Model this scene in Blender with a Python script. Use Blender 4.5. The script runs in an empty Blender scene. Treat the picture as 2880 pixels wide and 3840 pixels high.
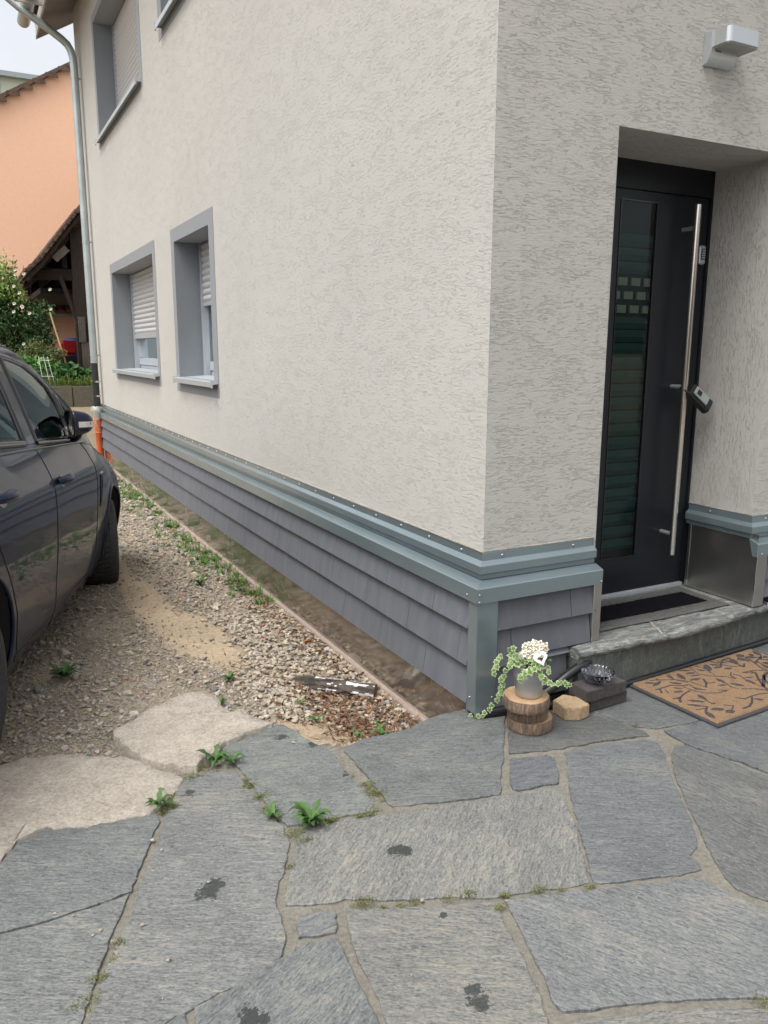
import bpy, bmesh, math, random
import numpy as np
from mathutils import Vector, Matrix, Euler, noise
random.seed(7); rng=np.random.default_rng(7)
R=math.radians; PI=math.pi
sc=bpy.context.scene
# ------------------------------------------------------------ camera
cam=bpy.data.cameras.new('camera'); co=bpy.data.objects.new('camera',cam); sc.collection.objects.link(co)
cr=Vector((0.88720849,-0.46136047,0.00275817)); cd=Vector((-0.08957103,-0.17810581,-0.9799262)); cf=Vector((0.45259045,0.86915179,-0.19934152))
m=Matrix((cr,-cd,-cf)).transposed().to_4x4(); m.translation=Vector((-1.783,-2.56,1.48)); co.matrix_world=m
cam.sensor_fit='VERTICAL'; cam.sensor_height=36; cam.sensor_width=27; cam.lens=36*2977/3840; cam.clip_end=500; cam.clip_start=.05
sc.camera=co
sc.render.resolution_x=768; sc.render.resolution_y=1024
# ------------------------------------------------------------ sky and sun (bright overcast)
w=bpy.data.worlds.new('World'); sc.world=w; w.use_nodes=True
nt=w.node_tree; nt.nodes.clear()
SE,SR=R(64),R(-111)
sky=nt.nodes.new('ShaderNodeTexSky'); sky.sky_type='NISHITA'; sky.sun_disc=False; sky.sun_elevation=SE; sky.sun_rotation=SR
sky.air_density=1.0; sky.dust_density=6.0; sky.ozone_density=1.0
hs=nt.nodes.new('ShaderNodeHueSaturation'); hs.inputs['Saturation'].default_value=.22
bg=nt.nodes.new('ShaderNodeBackground'); bg.inputs['Strength'].default_value=.15
ow=nt.nodes.new('ShaderNodeOutputWorld')
nt.links.new(sky.outputs[0],hs.inputs['Color']); 
tcw=nt.nodes.new('ShaderNodeTexCoord'); mw=nt.nodes.new('ShaderNodeMapping'); mw.inputs['Scale'].default_value=(1,1,2.6)
cn=nt.nodes.new('ShaderNodeTexNoise'); cn.inputs['Scale'].default_value=2.2; cn.inputs['Detail'].default_value=5; cr_=nt.nodes.new('ShaderNodeMapRange')
cr_.inputs['From Min'].default_value=.3; cr_.inputs['From Max'].default_value=.7; cr_.inputs['To Min'].default_value=.88; cr_.inputs['To Max'].default_value=1.12
mxw=nt.nodes.new('ShaderNodeVectorMath'); mxw.operation='SCALE'
nt.links.new(tcw.outputs['Generated'],mw.inputs[0]); nt.links.new(mw.outputs[0],cn.inputs['Vector']); nt.links.new(cn.outputs['Fac'],cr_.inputs['Value']); nt.links.new(hs.outputs[0],mxw.inputs[0]); nt.links.new(cr_.outputs[0],mxw.inputs['Scale']); nt.links.new(mxw.outputs[0],bg.inputs[0]); nt.links.new(bg.outputs[0],ow.inputs[0])
sl=bpy.data.lights.new('sun','SUN'); sl.energy=.6; sl.angle=R(25); sl.color=(1,.98,.95)
so=bpy.data.objects.new('sun',sl); sc.collection.objects.link(so)
sdir=Vector((math.sin(SR)*math.cos(SE),math.cos(SR)*math.cos(SE),math.sin(SE)))   # towards the sun
so.rotation_euler=sdir.to_track_quat('Z','Y').to_euler()
sc.view_settings.view_transform='Standard'; sc.view_settings.look='None'; sc.view_settings.exposure=.97; sc.view_settings.gamma=1
# ------------------------------------------------------------ material helpers
def nm(name):
    m=bpy.data.materials.new(name); m.use_nodes=True; t=m.node_tree
    b=t.nodes['Principled BSDF']; return m,t,b
def N(t,typ,**k):
    n=t.nodes.new('ShaderNode'+typ)
    for a,v in k.items():
        if a in n.inputs: n.inputs[a].default_value=v
        else: setattr(n,a,v)
    return n
def lk(t,a,b): t.links.new(a,b)
def coords(t,scale=(1,1,1),rot=(0,0,0),src='Object'):
    tc=N(t,'TexCoord'); mp=N(t,'Mapping'); mp.inputs['Scale'].default_value=scale; mp.inputs['Rotation'].default_value=rot
    lk(t,tc.outputs[src],mp.inputs['Vector']); return mp.outputs[0]
def noise_n(t,vec,scale,detail=4,rough=.55,dist=0):
    n=N(t,'TexNoise'); n.inputs['Scale'].default_value=scale; n.inputs['Detail'].default_value=detail; n.inputs['Roughness'].default_value=rough; n.inputs['Distortion'].default_value=dist
    lk(t,vec,n.inputs['Vector']); return n.outputs['Fac']
def ramp(t,fac,stops):
    r=N(t,'ValToRGB'); e=r.color_ramp.elements
    while len(e)<len(stops): e.new(.5)
    for i,(p,c) in enumerate(stops):
        e[i].position=p; e[i].color=(c if len(c)==4 else (*c,1)) if not isinstance(c,(int,float)) else (c,c,c,1)
    lk(t,fac,r.inputs[0]); return r.outputs[0]
def mix(t,f,a,b,mode='MIX'):
    n=N(t,'Mix'); n.data_type='RGBA'; n.blend_type=mode
    for s,v in ((0,f),(6,a),(7,b)):
        if isinstance(v,(int,float)): n.inputs[s].default_value=v if s==0 else (v,v,v,1)
        elif isinstance(v,tuple): n.inputs[s].default_value=(*v,1) if len(v)==3 else v
        else: lk(t,v,n.inputs[s])
    return n.outputs[2]
def math_n(t,op,a,b=0,c=None):
    n=N(t,'Math'); n.operation=op
    for i,v in enumerate((a,b)+((c,) if c is not None else ())):
        if isinstance(v,(int,float)): n.inputs[i].default_value=v
        else: lk(t,v,n.inputs[i])
    return n.outputs[0]
def bump(t,b,h,dist=.01,strength=1,prev=None):
    n=N(t,'Bump'); n.inputs['Distance'].default_value=dist; n.inputs['Strength'].default_value=strength
    lk(t,h,n.inputs['Height'])
    if prev is not None: lk(t,prev,n.inputs['Normal'])
    lk(t,n.outputs[0],b.inputs['Normal']); return n.outputs[0]
def simple(name,col,rough=.5,metal=0,nscale=30,var=.08,bmp=0,coat=0,spec=.5,src='Object',sc3=(1,1,1)):
    m,t,b=nm(name); v=coords(t,sc3,src=src); f=noise_n(t,v,nscale,5)
    c=ramp(t,f,[(.3,tuple(x*(1-var) for x in col)),(.7,tuple(min(1,x*(1+var)) for x in col))])
    lk(t,c,b.inputs['Base Color']); b.inputs['Roughness'].default_value=rough; b.inputs['Metallic'].default_value=metal
    b.inputs['Coat Weight'].default_value=coat; b.inputs['Coat Roughness'].default_value=.03; b.inputs['Specular IOR Level'].default_value=spec
    if bmp: bump(t,b,f,bmp)
    return m
def stucco(name,col):
    m,t,b=nm(name); tc=N(t,'TexCoord')
    def mpn(s,l=(0,0,0)):
        n=N(t,'Mapping'); n.inputs['Scale'].default_value=s; n.inputs['Location'].default_value=l; lk(t,tc.outputs['UV'],n.inputs[0]); return n.outputs[0]
    f1=noise_n(t,mpn((22,104,1)),1,5,.7,.3)
    f2=noise_n(t,mpn((46,170,1),(3,7,0)),1,4,.7,.3)
    f3=noise_n(t,mpn((7,16,1),(1,2,0)),1,4,.65,.6)
    fine=noise_n(t,tc.outputs['UV'],380,3,.65)
    d1=math_n(t,'ADD',f1,math_n(t,'MULTIPLY',math_n(t,'SUBTRACT',f3,.5),.5))
    g1=ramp(t,d1,[(.40,0),(.45,1)]); g2=ramp(t,f2,[(.42,0),(.52,1)])
    h=math_n(t,'ADD',math_n(t,'MULTIPLY',g1,.8),math_n(t,'MULTIPLY',g2,.35))
    h=math_n(t,'ADD',h,math_n(t,'MULTIPLY',f1,.35)); h=math_n(t,'ADD',h,math_n(t,'MULTIPLY',f3,.5)); h=math_n(t,'ADD',h,math_n(t,'MULTIPLY',fine,.12))
    big=noise_n(t,tc.outputs['UV'],.9,5,.6); c=ramp(t,big,[(.3,tuple(x*.965 for x in col)),(.7,tuple(x*1.03 for x in col))])
    lk(t,c,b.inputs['Base Color']); b.inputs['Roughness'].default_value=.9; b.inputs['Specular IOR Level'].default_value=.15
    bump(t,b,h,.0018,1)
    return m
M={}
M['stucco']=stucco('stucco',(.48,.462,.426))
M['frame_grey']=simple('grey_painted_plaster',(.235,.245,.255),.75,bmp=.001,nscale=120,var=.04)
M['reveal_grey']=simple('grey_reveal_panel',(.20,.215,.23),.5,nscale=3,var=.05)
M['flash']=simple('coated_sheet_metal',(.25,.31,.33),.24,.6,nscale=2.5,var=.06,spec=.5)
M['screw']=simple('screw_steel',(.38,.39,.40),.3,.8)
M['alu']=simple('aluminium_sill',(.52,.55,.57),.38,.5,var=.04)
M['pvc']=simple('white_pvc',(.36,.38,.41),.35,var=.02)
M['shutter']=simple('shutter_slats',(.47,.46,.46),.45,var=.04)
M['black']=simple('black_rubber',(.012,.012,.013),.55)
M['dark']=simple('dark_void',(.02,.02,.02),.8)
M['antra']=simple('anthracite_door',(.012,.014,.018),.3,nscale=500,var=.12,bmp=.0003,spec=.32)
M['steel']=simple('brushed_steel',(.74,.71,.67),.17,1,nscale=40,var=.05,sc3=(1,1,.05))
M['zinc']=simple('galvanised_pipe',(.42,.47,.47),.38,.6,nscale=6,var=.12)
M['drainblack']=simple('black_pipe',(.02,.024,.024),.38)
M['orange_pvc']=simple('orange_pvc',(.62,.13,.045),.42,nscale=8,var=.08)
M['white']=simple('white_paint',(.75,.75,.73),.5)
def siding_mat():
    m,t,b=nm('fibre_cement'); tc=N(t,'TexCoord'); a=N(t,'Attribute',attribute_name='tone')
    st=noise_n(t,coords(t,(8,8,1.2)),2.2,4,.6); c=ramp(t,st,[(.3,(.098,.106,.121)),(.75,(.136,.143,.157))])
    rust=noise_n(t,coords(t,(30,30,3)),1.3,3); rm=ramp(t,rust,[(.62,0),(.78,.25)])
    c=mix(t,rm,c,(.17,.14,.13)); c=mix(t,1,c,a.outputs['Color'],'MULTIPLY')
    lk(t,c,b.inputs['Base Color']); b.inputs['Roughness'].default_value=.62; bump(t,b,noise_n(t,coords(t),260,3),.0006); return m
M['siding']=siding_mat()
def sheet_mat():
    m,t,b=nm('dull_steel_sheet'); b.inputs['Metallic'].default_value=.8
    n1=noise_n(t,coords(t,(1,.9,3)),2.2,4,.6,2.5); wv=N(t,'TexWave'); wv.inputs['Scale'].default_value=1.1; wv.inputs['Distortion'].default_value=14; wv.inputs['Detail'].default_value=3
    lk(t,coords(t,(1,1.1,2.5)),wv.inputs['Vector'])
    s=ramp(t,wv.outputs['Fac'],[(.78,0),(.96,1)]); msk=ramp(t,n1,[(.5,0),(.62,1)]); s=math_n(t,'MULTIPLY',s,msk)
    c=ramp(t,n1,[(.3,(.33,.29,.25)),(.7,(.45,.41,.36))]); c=mix(t,math_n(t,'MULTIPLY',s,.5),c,(.6,.58,.55))
    lk(t,c,b.inputs['Base Color']); r=math_n(t,'ADD',math_n(t,'MULTIPLY',s,.3),.13); lk(t,r,b.inputs['Roughness'])
    bump(t,b,noise_n(t,coords(t,(1,1,1)),3.5,2),.004,.5); return m
M['sheet']=sheet_mat()
def panel_mat():
    m,t,b=nm('brushed_kick_panel'); b.inputs['Metallic'].default_value=1
    n1=noise_n(t,coords(t,(1,2,2)),1.5,3); c=ramp(t,n1,[(.3,(.42,.41,.39)),(.7,(.52,.51,.49))]); lk(t,c,b.inputs['Base Color'])
    b.inputs['Roughness'].default_value=.36; bump(t,b,n1,.02,.6); return m
M['panel']=panel_mat()
def concrete(name,a,bc,pit=True,bd=.006):
    m,t,b=nm(name); v=coords(t); f=noise_n(t,v,11,9,.74); f2=noise_n(t,v,85,4,.6)
    c=ramp(t,f,[(.3,a),(.7,bc)]); sp=ramp(t,f2,[(.24,1),(.31,0)]); c=mix(t,.35,c,ramp(t,f2,[(.35,tuple(x*.7 for x in a)),(.65,tuple(min(1,x*1.15) for x in bc))])); c=mix(t,math_n(t,'MULTIPLY',sp,.6),c,tuple(x*.4 for x in a))
    lk(t,c,b.inputs['Base Color']); b.inputs['Roughness'].default_value=.92
    h=math_n(t,'ADD',math_n(t,'MULTIPLY',f,1.2),math_n(t,'MULTIPLY',f2,.35)); bump(t,b,h,bd); return m
M['plinth']=concrete('plinth_concrete',(.22,.175,.145),(.31,.25,.21))
M['conc_slab']=concrete('old_concrete',(.27,.235,.19),(.53,.48,.41),bd=.02)
M['mortar']=concrete('mortar',(.13,.12,.10),(.22,.205,.17),bd=.012)
M['gwall']=concrete('garden_wall_concrete',(.085,.08,.06),(.17,.155,.115),bd=.01)
def flag_mat():
    m,t,b=nm('schist_flagstone'); tc=N(t,'TexCoord'); uv=tc.outputs['UV']
    def mp(s,l=(0,0,0)):
        n=N(t,'Mapping'); n.inputs['Scale'].default_value=s; n.inputs['Location'].default_value=l; lk(t,uv,n.inputs[0]); return n.outputs[0]
    s1=noise_n(t,mp((20,86,1)),1,6,.68,.6); s2=noise_n(t,mp((85,170,1)),1,4,.66,.5); bigm=noise_n(t,mp((3,6,1)),1,5,.6,.6)
    spk=noise_n(t,mp((130,260,1),(3,3,0)),1,3,.6); swirl=noise_n(t,mp((9,26,1),(5,1,0)),1,5,.7,3)
    c=ramp(t,s1,[(.32,(.05,.055,.059)),(.46,(.108,.116,.118)),(.56,(.17,.177,.170)),(.70,(.28,.28,.262))])
    c2=ramp(t,s2,[(.36,(.045,.05,.053)),(.62,(.29,.292,.278))]); c=mix(t,.5,c,c2); c=mix(t,1,c,ramp(t,bigm,[(.3,.80),(.7,1.12)]),'MULTIPLY')
    wv=ramp(t,swirl,[(.485,0),(.5,1),(.515,0)]); c=mix(t,math_n(t,'MULTIPLY',wv,.45),c,(.30,.31,.29))
    tan=ramp(t,bigm,[(.52,0),(.68,.5)]); tn=math_n(t,'MULTIPLY',tan,ramp(t,s1,[(.46,0),(.58,1)])); c=mix(t,tn,c,(.27,.235,.17))
    c=mix(t,ramp(t,spk,[(.66,0),(.76,.6)]),c,(.36,.36,.33))
    a=N(t,'Attribute',attribute_name='tone'); c=mix(t,1,c,a.outputs['Color'],'MULTIPLY'); c=mix(t,1,c,.88,'MULTIPLY')
    # oil / tar spots lying on the stones
    ob=tc.outputs['Object']; nz=noise_n(t,ob,34,4,.7); nz2=noise_n(t,ob,120,2,.7); msk=None
    for (x,y,r) in SPOTS:
        d=N(t,'VectorMath'); d.operation='DISTANCE'; lk(t,ob,d.inputs[0]); d.inputs[1].default_value=(x,y,0)
        k=math_n(t,'LESS_THAN',math_n(t,'ADD',d.outputs['Value'],math_n(t,'MULTIPLY',math_n(t,'ADD',nz,math_n(t,'MULTIPLY',nz2,.5)),r*2.4)),r*2.45)
        msk=k if msk is None else math_n(t,'MAXIMUM',msk,k)
    c=mix(t,math_n(t,'MULTIPLY',msk,math_n(t,'ADD',.55,math_n(t,'MULTIPLY',s2,.7))),c,(.026,.030,.028))
    lk(t,c,b.inputs['Base Color']); rr=ramp(t,s2,[(.3,.5),(.7,.72)]); lk(t,rr,b.inputs['Roughness']); b.inputs['Specular IOR Level'].default_value=.45
    h=math_n(t,'ADD',math_n(t,'MULTIPLY',s1,.8),math_n(t,'ADD',math_n(t,'MULTIPLY',s2,.35),math_n(t,'MULTIPLY',bigm,1.6)))
    bump(t,b,h,.0055,1); return m
SPOTS=[(-1.306,-.593,.052),(-1.285,-.575,.04),(-.813,.159,.034),(-.728,.054,.04),(-.688,-.205,.036),(-1.339,-1.073,.05),(-1.234,-.069,.03),(-.741,-.684,.04),(-.755,-.67,.035),(-.777,-.979,.018),(-.854,-1.265,.038),(-.845,-1.23,.03)]
M['flag']=flag_mat()
def step_mat():
    m,t,b=nm('grey_gneiss_step'); s1=noise_n(t,coords(t,(9,30,60)),1,6,.7,1.5); s2=noise_n(t,coords(t),26,5,.65)
    c=ramp(t,s1,[(.36,(.06,.068,.065)),(.5,(.17,.18,.17)),(.64,(.38,.39,.36))]); c=mix(t,.35,c,ramp(t,s2,[(.3,(.06,.06,.055)),(.7,(.22,.22,.2))]))
    lk(t,c,b.inputs['Base Color']); b.inputs['Roughness'].default_value=.6; bump(t,b,math_n(t,'ADD',s1,s2),.008); return m
M['step']=step_mat()
def riser_mat():
    m,t,b=nm('worn_stone_riser'); s1=noise_n(t,coords(t,(9,9,3)),1.6,6,.7,1.2); s2=noise_n(t,coords(t),60,4,.6)
    c=ramp(t,s1,[(.35,(.055,.065,.06)),(.55,(.10,.115,.10)),(.68,(.19,.195,.165))]); c=mix(t,.3,c,ramp(t,s2,[(.3,(.04,.04,.04)),(.7,(.2,.2,.18))]))
    lk(t,c,b.inputs['Base Color']); b.inputs['Roughness'].default_value=.8; bump(t,b,math_n(t,'ADD',s1,s2),.006); return m
M['riser']=riser_mat()
def attr_mat(name,attr='tone',rough=.85,bmp=.004,bs=60,var=.25,spec=.3,tr=0):
    m,t,b=nm(name); a=N(t,'Attribute',attribute_name=attr); f=noise_n(t,coords(t),bs,4,.6)
    c=mix(t,1,a.outputs['Color'],ramp(t,f,[(.3,1-var),(.7,1.0)]),'MULTIPLY'); lk(t,c,b.inputs['Base Color']); b.inputs['Roughness'].default_value=rough; b.inputs['Specular IOR Level'].default_value=spec
    if bmp: bump(t,b,f,bmp)
    if tr:
        b.inputs['Transmission Weight'].default_value=0
        tl=N(t,'BsdfTranslucent'); lk(t,c,tl.inputs[0]); mx=N(t,'MixShader'); mx.inputs[0].default_value=tr
        lk(t,b.outputs[0],mx.inputs[1]); lk(t,tl.outputs[0],mx.inputs[2]); lk(t,mx.outputs[0],t.nodes['Material Output'].inputs['Surface'])
    return m
M['stones']=attr_mat('gravel_stones')
M['leaf']=attr_mat('leaves',rough=.5,bmp=0,var=.15,tr=.25)
M['litter']=attr_mat('litter',rough=.9,bmp=.002)
def ground_mat():
    m,t,b=nm('dirt_and_grit'); v=coords(t); f=noise_n(t,v,1.6,6,.6); g=noise_n(t,v,45,6,.7); h=noise_n(t,v,160,4,.7)
    c=ramp(t,f,[(.3,(.23,.185,.135)),(.5,(.33,.27,.19)),(.7,(.43,.35,.25))])
    c=mix(t,.5,c,ramp(t,g,[(.3,(.13,.105,.08)),(.5,(.27,.235,.19)),(.7,(.42,.38,.33))]))
    a=N(t,'Attribute',attribute_name='tone'); c=mix(t,1,c,a.outputs['Color'],'MULTIPLY')
    lk(t,c,b.inputs['Base Color']); b.inputs['Roughness'].default_value=.95; bump(t,b,math_n(t,'ADD',g,math_n(t,'MULTIPLY',h,.5)),.012); return m
M['ground']=ground_mat()
def paint_mat():
    m,t,b=nm('navy_car_paint'); f=noise_n(t,coords(t),1500,2); c=ramp(t,f,[(.35,(.004,.009,.028)),(.7,(.008,.015,.044))]); lk(t,c,b.inputs['Base Color'])
    b.inputs['Metallic'].default_value=0; b.inputs['Specular IOR Level'].default_value=.1; b.inputs['Roughness'].default_value=.4; b.inputs['Coat Weight'].default_value=.58; b.inputs['Coat Roughness'].default_value=.02
    b.inputs['Coat IOR'].default_value=1.5
    return m
M['paint']=paint_mat()
def glass(name,tint,rough=.0,trans=.75,ior=1.5):
    m,t,b=nm(name); out=t.nodes['Material Output']
    tr=N(t,'BsdfTransparent'); tr.inputs[0].default_value=(*tint,1); gl=N(t,'BsdfGlossy'); gl.inputs['Roughness'].default_value=rough; gl.inputs['Color'].default_value=(.9,1,1,1) if name!='cut_glass' else (.8,.8,.82,1)
    fr=N(t,'Fresnel'); fr.inputs['IOR'].default_value=ior; mx=N(t,'MixShader'); lk(t,fr.outputs[0],mx.inputs[0]); lk(t,tr.outputs[0],mx.inputs[1]); lk(t,gl.outputs[0],mx.inputs[2]); lk(t,mx.outputs[0],out.inputs['Surface'])
    return m
M['carglass']=glass('car_glass',(.36,.58,.54),0,ior=1.45)
M['winglass']=glass('window_glass',(.55,.6,.6),0,ior=1.6)
M['doorglass']=glass('dark_door_glass',(.54,.64,.62),.03,ior=1.35)
def real_glass():
    m,t,b=nm('cut_glass'); b.inputs['Transmission Weight'].default_value=1; b.inputs['Roughness'].default_value=.02; b.inputs['Base Color'].default_value=(.93,.95,.98,1); b.inputs['IOR'].default_value=1.5; return m
M['cutglass']=glass('cut_glass',(.93,.94,.97),.05,ior=1.5)
def wood(name,a,bc,sx=(4,4,40),bmp=.004):
    m,t,b=nm(name); f=noise_n(t,coords(t,sx),1.5,6,.7,.6); g=noise_n(t,coords(t),25,4)
    c=ramp(t,f,[(.3,a),(.65,bc)]); c=mix(t,.25,c,ramp(t,g,[(.3,tuple(x*.6 for x in a)),(.7,bc)])); lk(t,c,b.inputs['Base Color']); b.inputs['Roughness'].default_value=.9; bump(t,b,f,bmp); return m
M['bark']=wood('bark',(.045,.027,.018),(.34,.235,.165),(75,75,9),.014)
def cutwood():
    m,t,b=nm('sawn_end_grain'); tc=N(t,'TexCoord'); wv=N(t,'TexWave'); wv.wave_type='RINGS'; wv.rings_direction='Z'; wv.inputs['Scale'].default_value=34; wv.inputs['Distortion'].default_value=2.5; wv.inputs['Detail'].default_value=3; lk(t,tc.outputs['Object'],wv.inputs['Vector'])
    f=noise_n(t,tc.outputs['Object'],25,5); c=ramp(t,wv.outputs['Fac'],[(.2,(.33,.20,.105)),(.8,(.45,.30,.17))]); c=mix(t,.5,c,ramp(t,f,[(.3,(.26,.16,.09)),(.7,(.48,.33,.2))]))
    lk(t,c,b.inputs['Base Color']); b.inputs['Roughness'].default_value=.85; bump(t,b,f,.002); return m
M['endgrain']=cutwood()
M['oldwood']=wood('old_timber',(.012,.008,.006),(.042,.027,.019),(25,25,2))
M['greywood']=wood('weathered_board',(.06,.052,.045),(.15,.125,.105),(25,25,2))
M['birch']=attr_mat('birch_bark',rough=.8,bmp=.006,bs=40,var=.45)
M['darkbrick']=concrete('dark_paver',(.032,.028,.028),(.075,.066,.064),bd=.003)
M['beigebrick']=concrete('beige_paver',(.27,.19,.11),(.40,.295,.18),bd=.004)
def coir():
    m,t,b=nm('coir_pile'); f=noise_n(t,coords(t),230,4,.7); g=noise_n(t,coords(t),40,3); c=ramp(t,f,[(.3,(.085,.048,.026)),(.5,(.24,.15,.085)),(.72,(.42,.285,.17))]); c=mix(t,.3,c,ramp(t,g,[(.3,(.17,.10,.05)),(.7,(.36,.24,.135))]))
    lk(t,c,b.inputs['Base Color']); b.inputs['Roughness'].default_value=1; bump(t,b,f,.006); return m
M['coir']=coir()
M['rubber']=simple('rubber_mat',(.075,.075,.07),.6,nscale=60,var=.25,bmp=.001)
M['blacktextile']=simple('black_textile',(.006,.006,.008),1,nscale=300,var=.5,bmp=.003,spec=.05)
M['flock']=simple('dark_flock',(.045,.042,.045),.9,nscale=200,var=.4,bmp=.002)
M['hose']=simple('black_conduit',(.014,.015,.017),.38)
M['bucket']=simple('zinc_bucket',(.48,.49,.49),.33,.75,nscale=9,var=.15)
M['orange_wall']=concrete('orange_render',(.86,.50,.33),(.94,.60,.42),bd=.002)
M['rooftile']=simple('red_roof_tiles',(.30,.115,.08),.8,nscale=8,var=.35,bmp=.01)
M['oldtile']=simple('mossy_brown_tiles',(.11,.07,.05),.9,nscale=9,var=.4,bmp=.01)
M['pale']=simple('pale_green_cladding',(.50,.56,.47),.6,nscale=1,var=.05)
M['paleg']=simple('grey_fascia',(.30,.35,.36),.5)
M['soffit']=wood('soffit_boards',(.20,.17,.16),(.27,.235,.22),(1,9,1),.001)
M['soffitwhite']=simple('painted_eaves_board',(.45,.42,.39),.6)
M['lamp']=simple('silver_lamp',(.52,.55,.56),.33,.6,nscale=4,var=.03)
M['lampdiff']=simple('lamp_diffuser',(.30,.29,.27),.35)
M['plastic']=simple('clear_plastic_wrap',(.36,.37,.33),.25,nscale=30,var=.2,bmp=.01)
M['blue']=simple('blue_plastic',(.03,.08,.36),.4)
M['red']=simple('red_plastic',(.4,.02,.02),.4)
M['interior']=simple('car_interior',(.09,.13,.125),.7)
M['teal']=simple('teal_reflection',(.045,.105,.092),.5)  # teal and cream tones of the reflection painted into the door glass
M['tealdark']=simple('teal_reflection_gap',(.008,.02,.018),.6)
M['cream']=simple('cream_reflection',(.36,.33,.27),.5)
M['cream2']=simple('white_flower',(.78,.73,.6),.7,nscale=80,var=.15)
M['soil']=simple('potting_soil',(.07,.045,.03),1,nscale=80,var=.5,bmp=.01)
M['curtain']=simple('curtain',(.16,.16,.16),.9,nscale=20,var=.3,sc3=(1,1,.02))
M['tyre']=simple('tyre_rubber',(.04,.04,.041),.75,nscale=60,var=.3)
M['alloy']=simple('alloy_wheel',(.4,.4,.41),.3,.8)
M['lens']=simple('clear_indicator_lens',(.62,.6,.56),.15,coat=1)
M['chrome']=simple('black_gloss_trim',(.010,.010,.012),.15,coat=.3)
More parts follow.
